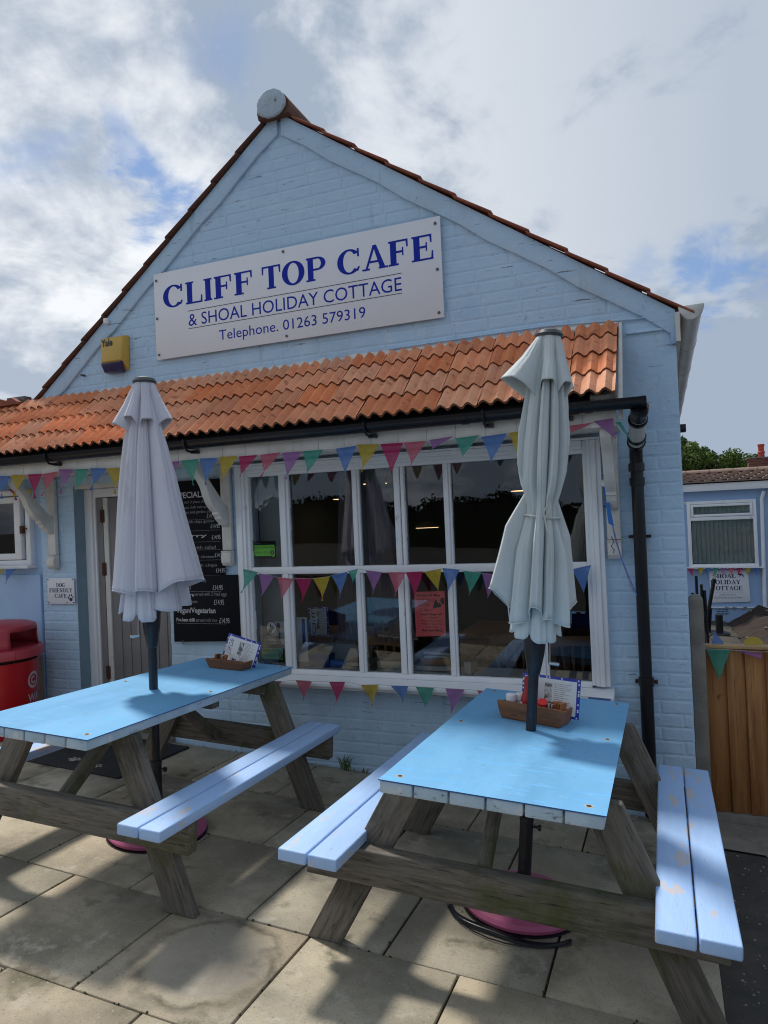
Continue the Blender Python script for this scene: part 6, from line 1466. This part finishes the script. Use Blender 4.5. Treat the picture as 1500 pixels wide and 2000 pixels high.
# ================================================================== INTERIOR
rm = Thing('cafe_room', (-2.2, 6.6, -.05), 'dim cafe room seen through the shop window', 'room')
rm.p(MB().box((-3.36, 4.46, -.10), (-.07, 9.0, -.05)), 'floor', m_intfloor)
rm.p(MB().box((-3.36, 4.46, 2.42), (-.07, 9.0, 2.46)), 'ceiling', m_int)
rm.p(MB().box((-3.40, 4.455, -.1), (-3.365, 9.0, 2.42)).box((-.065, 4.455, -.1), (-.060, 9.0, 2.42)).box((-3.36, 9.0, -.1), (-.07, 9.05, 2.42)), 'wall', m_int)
rm.p(MB().box((-2.74, 4.32, .50), (-.36, 4.62, .575)), 'window_shelf', m_white)
rm.p(MB().box((-2.738, 4.46, .60), (-2.56, 4.60, 1.99)), 'pier', M('pale_interior_pier', (.35, .37, .36), rough=.9))
for k, xc in enumerate((-2.10, -1.90)):
    vs = []; fs = []
    for j in range(9):
        z_ = 2.0 - j * .16; sp_ = .10 - .03 * abs(j - 6) / 6
        for i in range(19): u = i / 18; vs.append((xc + (u - .5) * 2 * sp_ + (.02 if k else -.02) * j * .3, 4.66 + .015 * math.sin(u * 26), z_))
    for j in range(8):
        for i in range(18): fs.append((j * 19 + i, j * 19 + i + 1, (j + 1) * 19 + i + 1, (j + 1) * 19 + i))
    o = MB().add(vs, fs).build('curtain', m_curtain, None, smooth=True); tag(o, ('left half of the dim curtain gathered behind the middle of the shop window', 'right half of the dim curtain gathered behind the middle of the shop window')[k], 'curtain', 'curtains inside the shop window')
def book(x0, x1, y0, z0, h, mat, label, rot=0):
    t = empty('book', ((x0 + x1) / 2, y0 + .09, z0), label=label, cat='book', group='books and papers on the window shelf'); t.rotation_euler.z = R(rot); w = (x1 - x0) / 2
    MB().box((-w + .003, -.087, .003), (w - .003, .087, h - .003)).build('pages', M('cream_pages', (.50, .44, .30), rough=.8) if mat is None else mat, t)
    MB().box((-w, -.09, 0), (w, .09, .0028)).box((-w, -.09, h - .0028), (w, .09, h)).build('cover', m_concrete, t)
m_pages = M('cream_book_pages', (.46, .41, .29), (.38, .34, .24), 60, .8); m_pagesw = M('white_book_pages', (.50, .50, .48), (.4, .4, .39), 60, .8)
book(-2.06, -1.85, 4.34, .575, .032, m_pages, 'lower cream-paged book behind the second lower pane'); book(-2.04, -1.86, 4.35, .608, .026, m_pages, 'upper cream-paged book behind the second lower pane')
book(-1.81, -1.60, 4.34, .575, .028, m_pages, 'bottom cream-paged book behind the third lower pane'); book(-1.81, -1.61, 4.345, .604, .048, m_pages, 'thick cream-paged book behind the third lower pane'); book(-1.81, -1.62, 4.35, .653, .018, m_ink, 'thin dark book on top behind the third lower pane')
book(-1.55, -1.28, 4.34, .575, .022, m_pagesw, 'bottom white book under the poster'); book(-1.54, -1.29, 4.35, .598, .034, m_pagesw, 'large white book second from the bottom under the poster'); book(-1.51, -1.31, 4.36, .633, .045, m_wood_int, 'brown box on the white books under the poster'); book(-1.50, -1.30, 4.36, .680, .016, m_pagesw, 'grey folder askew on the brown box', 12); book(-1.48, -1.28, 4.37, .697, .020, m_pagesw, 'topmost grey folder on the stack under the poster', -10)
book(-1.22, -1.17, 4.36, .575, .09, m_pagesw, 'small upright white pad right of the poster stack')
bb = Thing('blue_box', (-2.28, 4.45, .575), 'dark blue cardboard box on the window shelf', 'box'); bb.p(MB().box((-2.37, 4.42, .576), (-2.20, 4.52, .665)), 'box', M('dark_blue_card', (.015, .06, .22), (.02, .08, .3), 6, .4), bevel=.002)
bt = Thing('blue_bottle', (-2.12, 4.45, .575), 'blue plastic bottle lying on the window shelf', 'bottle'); bt.p(MB().tube([(-2.19, 4.44, .605), (-2.08, 4.44, .603), (-2.06, 4.44, .598)], [.028, .026, .012], 14), 'bottle', m_ribbon, smooth=True)
for (x0, x1, z0, z1, y, mt, lb) in ((-2.62, -2.46, .70, .90, 4.36, m_paper, 'pale leaflet with blue strip standing behind the first lower pane'), (-2.43, -2.34, .74, .93, 4.38, m_paper, 'white leaflet with blue squares standing behind the second lower pane')):
    o = Thing('leaflet', ((x0 + x1) / 2, y, z0 - .12), lb, 'leaflet', 'leaflets standing inside the window'); o.p(MB().box((x0, y, z0 - .12), (x1, y + .002, z1)), 'paper', mt); o.p(MB().box((x0 + .05, y - .0008, z0), (x0 + .075, y - .0002, z1 - .01)), 'blue_strip', m_polka)
# window-side table with cloth and trough
tc_ = Thing('cloth_covered_table', (-2.35, 5.1, -.05), 'cafe table under a pale blue-grey cloth with dark dog prints, behind the left window panes', 'table')
tc_.p(MB().box((-2.75, 4.72, .655), (-2.0, 5.55, .685)), 'tablecloth', m_cloth_int, bevel=.004)
vs = []; fs = []
for i in range(25):
    u = i / 24; x = -2.75 + .75 * u; vs += [(x, 4.715, .684), (x, 4.700 + .012 * math.sin(u * 19), .42 - .05 * math.sin(u * 3.14))]
for i in range(24): fs.append((2 * i, 2 * i + 2, 2 * i + 3, 2 * i + 1))
tc_.p(MB().add(vs, fs), 'cloth_drop', m_cloth_int, smooth=True)
for x in (-2.70, -2.05):
    for y in (4.78, 5.5): tc_.p(MB().box((x - .02, y - .02, -.05), (x + .02, y + .02, .655)), 'leg', m_wood_int)
for (x, z_) in ((-2.40, .645), (-2.14, .56), (-2.28, .50), (-2.6, .53)):
    tc_.p(MB().add([(x + a, 4.697, z_ + b) for a, b in ((-.03, 0), (-.02, .018), (.012, .018), (.02, .032), (.035, .028), (.03, .015), (.018, .01), (.018, -.02), (.01, -.02), (.008, .0), (-.014, .0), (-.016, -.02), (-.024, -.02))], [tuple(range(13))]), 'dog_print', m_ink)
frt = Matrix.Translation((-2.43, 4.80, .686)) @ Matrix.Rotation(R(5), 4, 'Z')
trough('condiment_trough', frt, .20, .09, .06, 'wooden condiment trough on the table inside the window')
menu_card(frt @ Matrix.Translation((-.03, .0, .02)) @ Matrix.Rotation(R(20), 4, 'Z'), .15, .24, 'menu with a dog photograph standing inside the window', 'Cliff', seed=5)
def chair(x, y, rz, label):
    t = empty('wooden_chair', (x, y, -.05), label=label, cat='chair', group='wooden chairs inside the cafe'); t.rotation_euler.z = R(rz)
    MB().box((-.20, -.20, .43), (.20, .20, .455)).build('seat', m_wood_int, t, .008)
    for sx in (-1, 1):
        for sy in (-1, 1): MB().tube([(sx * .19, sy * .19, 0), (sx * .16, sy * .16, .43)], .015, 8).build('leg', m_wood_int, t, smooth=True)
    pts = [(.21 * math.cos(R(a)), -.19 - .03 * math.sin(R(a)), .76 + .03 * math.sin(R(a))) for a in range(180, -1, -15)]
    vs = []; fs = []
    for p in pts: vs += [(p[0], p[1] - .012, p[2] - .045), (p[0], p[1] + .012, p[2] - .045), (p[0], p[1] + .012, p[2] + .02), (p[0], p[1] - .012, p[2] + .02)]
    for i in range(len(pts) - 1):
        for k in range(4): fs.append((i * 4 + k, i * 4 + (k + 1) % 4, i * 4 + 4 + (k + 1) % 4, i * 4 + 4 + k))
    MB().add(vs, fs).build('backrest', m_wood_int, t, smooth=False)
    for k in range(6): xk = -.15 + k * .06; MB().tube([(xk * .8, -.17, .45), (xk * 1.15, -.205, .75)], .010, 8).build('spindle', m_wood_int, t, smooth=True)
chair(-.60, 5.05, 10, 'spindle-back wooden chair behind the bottom right pane'); chair(-1.90, 4.90, -5, 'spindle-back wooden chair behind the third lower pane'); chair(-1.02, 5.1, 15, 'spindle-back wooden chair behind the wide right lower pane')
t3 = Thing('wooden_table', (-1.15, 5.7, -.05), 'varnished wooden cafe table behind the wide right pane', 'table'); t3.p(MB().box((-1.55, 5.35, .63), (-.75, 6.1, .66)), 'tabletop', m_wood_int, bevel=.004); t3.p(MB().box((-1.52, 5.38, .55), (-.78, 5.40, .63)), 'apron', m_wood_int)
for x in (-1.5, -.8):
    for y in (5.42, 6.05): t3.p(MB().box((x - .025, y - .025, -.05), (x + .025, y + .025, .63)), 'leg', m_wood_int)
m_lampglow = M('lit_lamp_underside', (.9, .7, .4), rough=.5, emit=(1.0, .66, .34, 1.2))
m_shade = M('dim_lamp_shade', (.10, .09, .08), rough=.6)
for (x, y, z_, lb) in ((-2.12, 6.5, 1.49, 'lowest lit pendant lamp behind the middle panes'), (-2.99, 6.5, 1.81, 'lit pendant lamp behind the second upper pane'), (-2.44, 6.0, 1.92, 'lit pendant lamp behind the third upper pane'), (-1.2, 6.6, 1.80, 'lit pendant lamp behind the wide upper right pane')):
    t = Thing('pendant_lamp', (x, y, z_), lb, 'lamp', 'pendant lamps lit inside the cafe')
    t.p(MB().lathe([(.125, 0), (.10, .03), (.05, .05), (.02, .06)], (x, y, z_), 24), 'shade', m_shade, smooth=True)
    t.p(MB().lathe([(.11, -.002), (.11, -.004)], (x, y, z_), 24), 'glow', m_lampglow); t.p(MB().tube([(x, y, z_ + .1), (x, y, 2.42)], .004, 6), 'cord', m_ink)
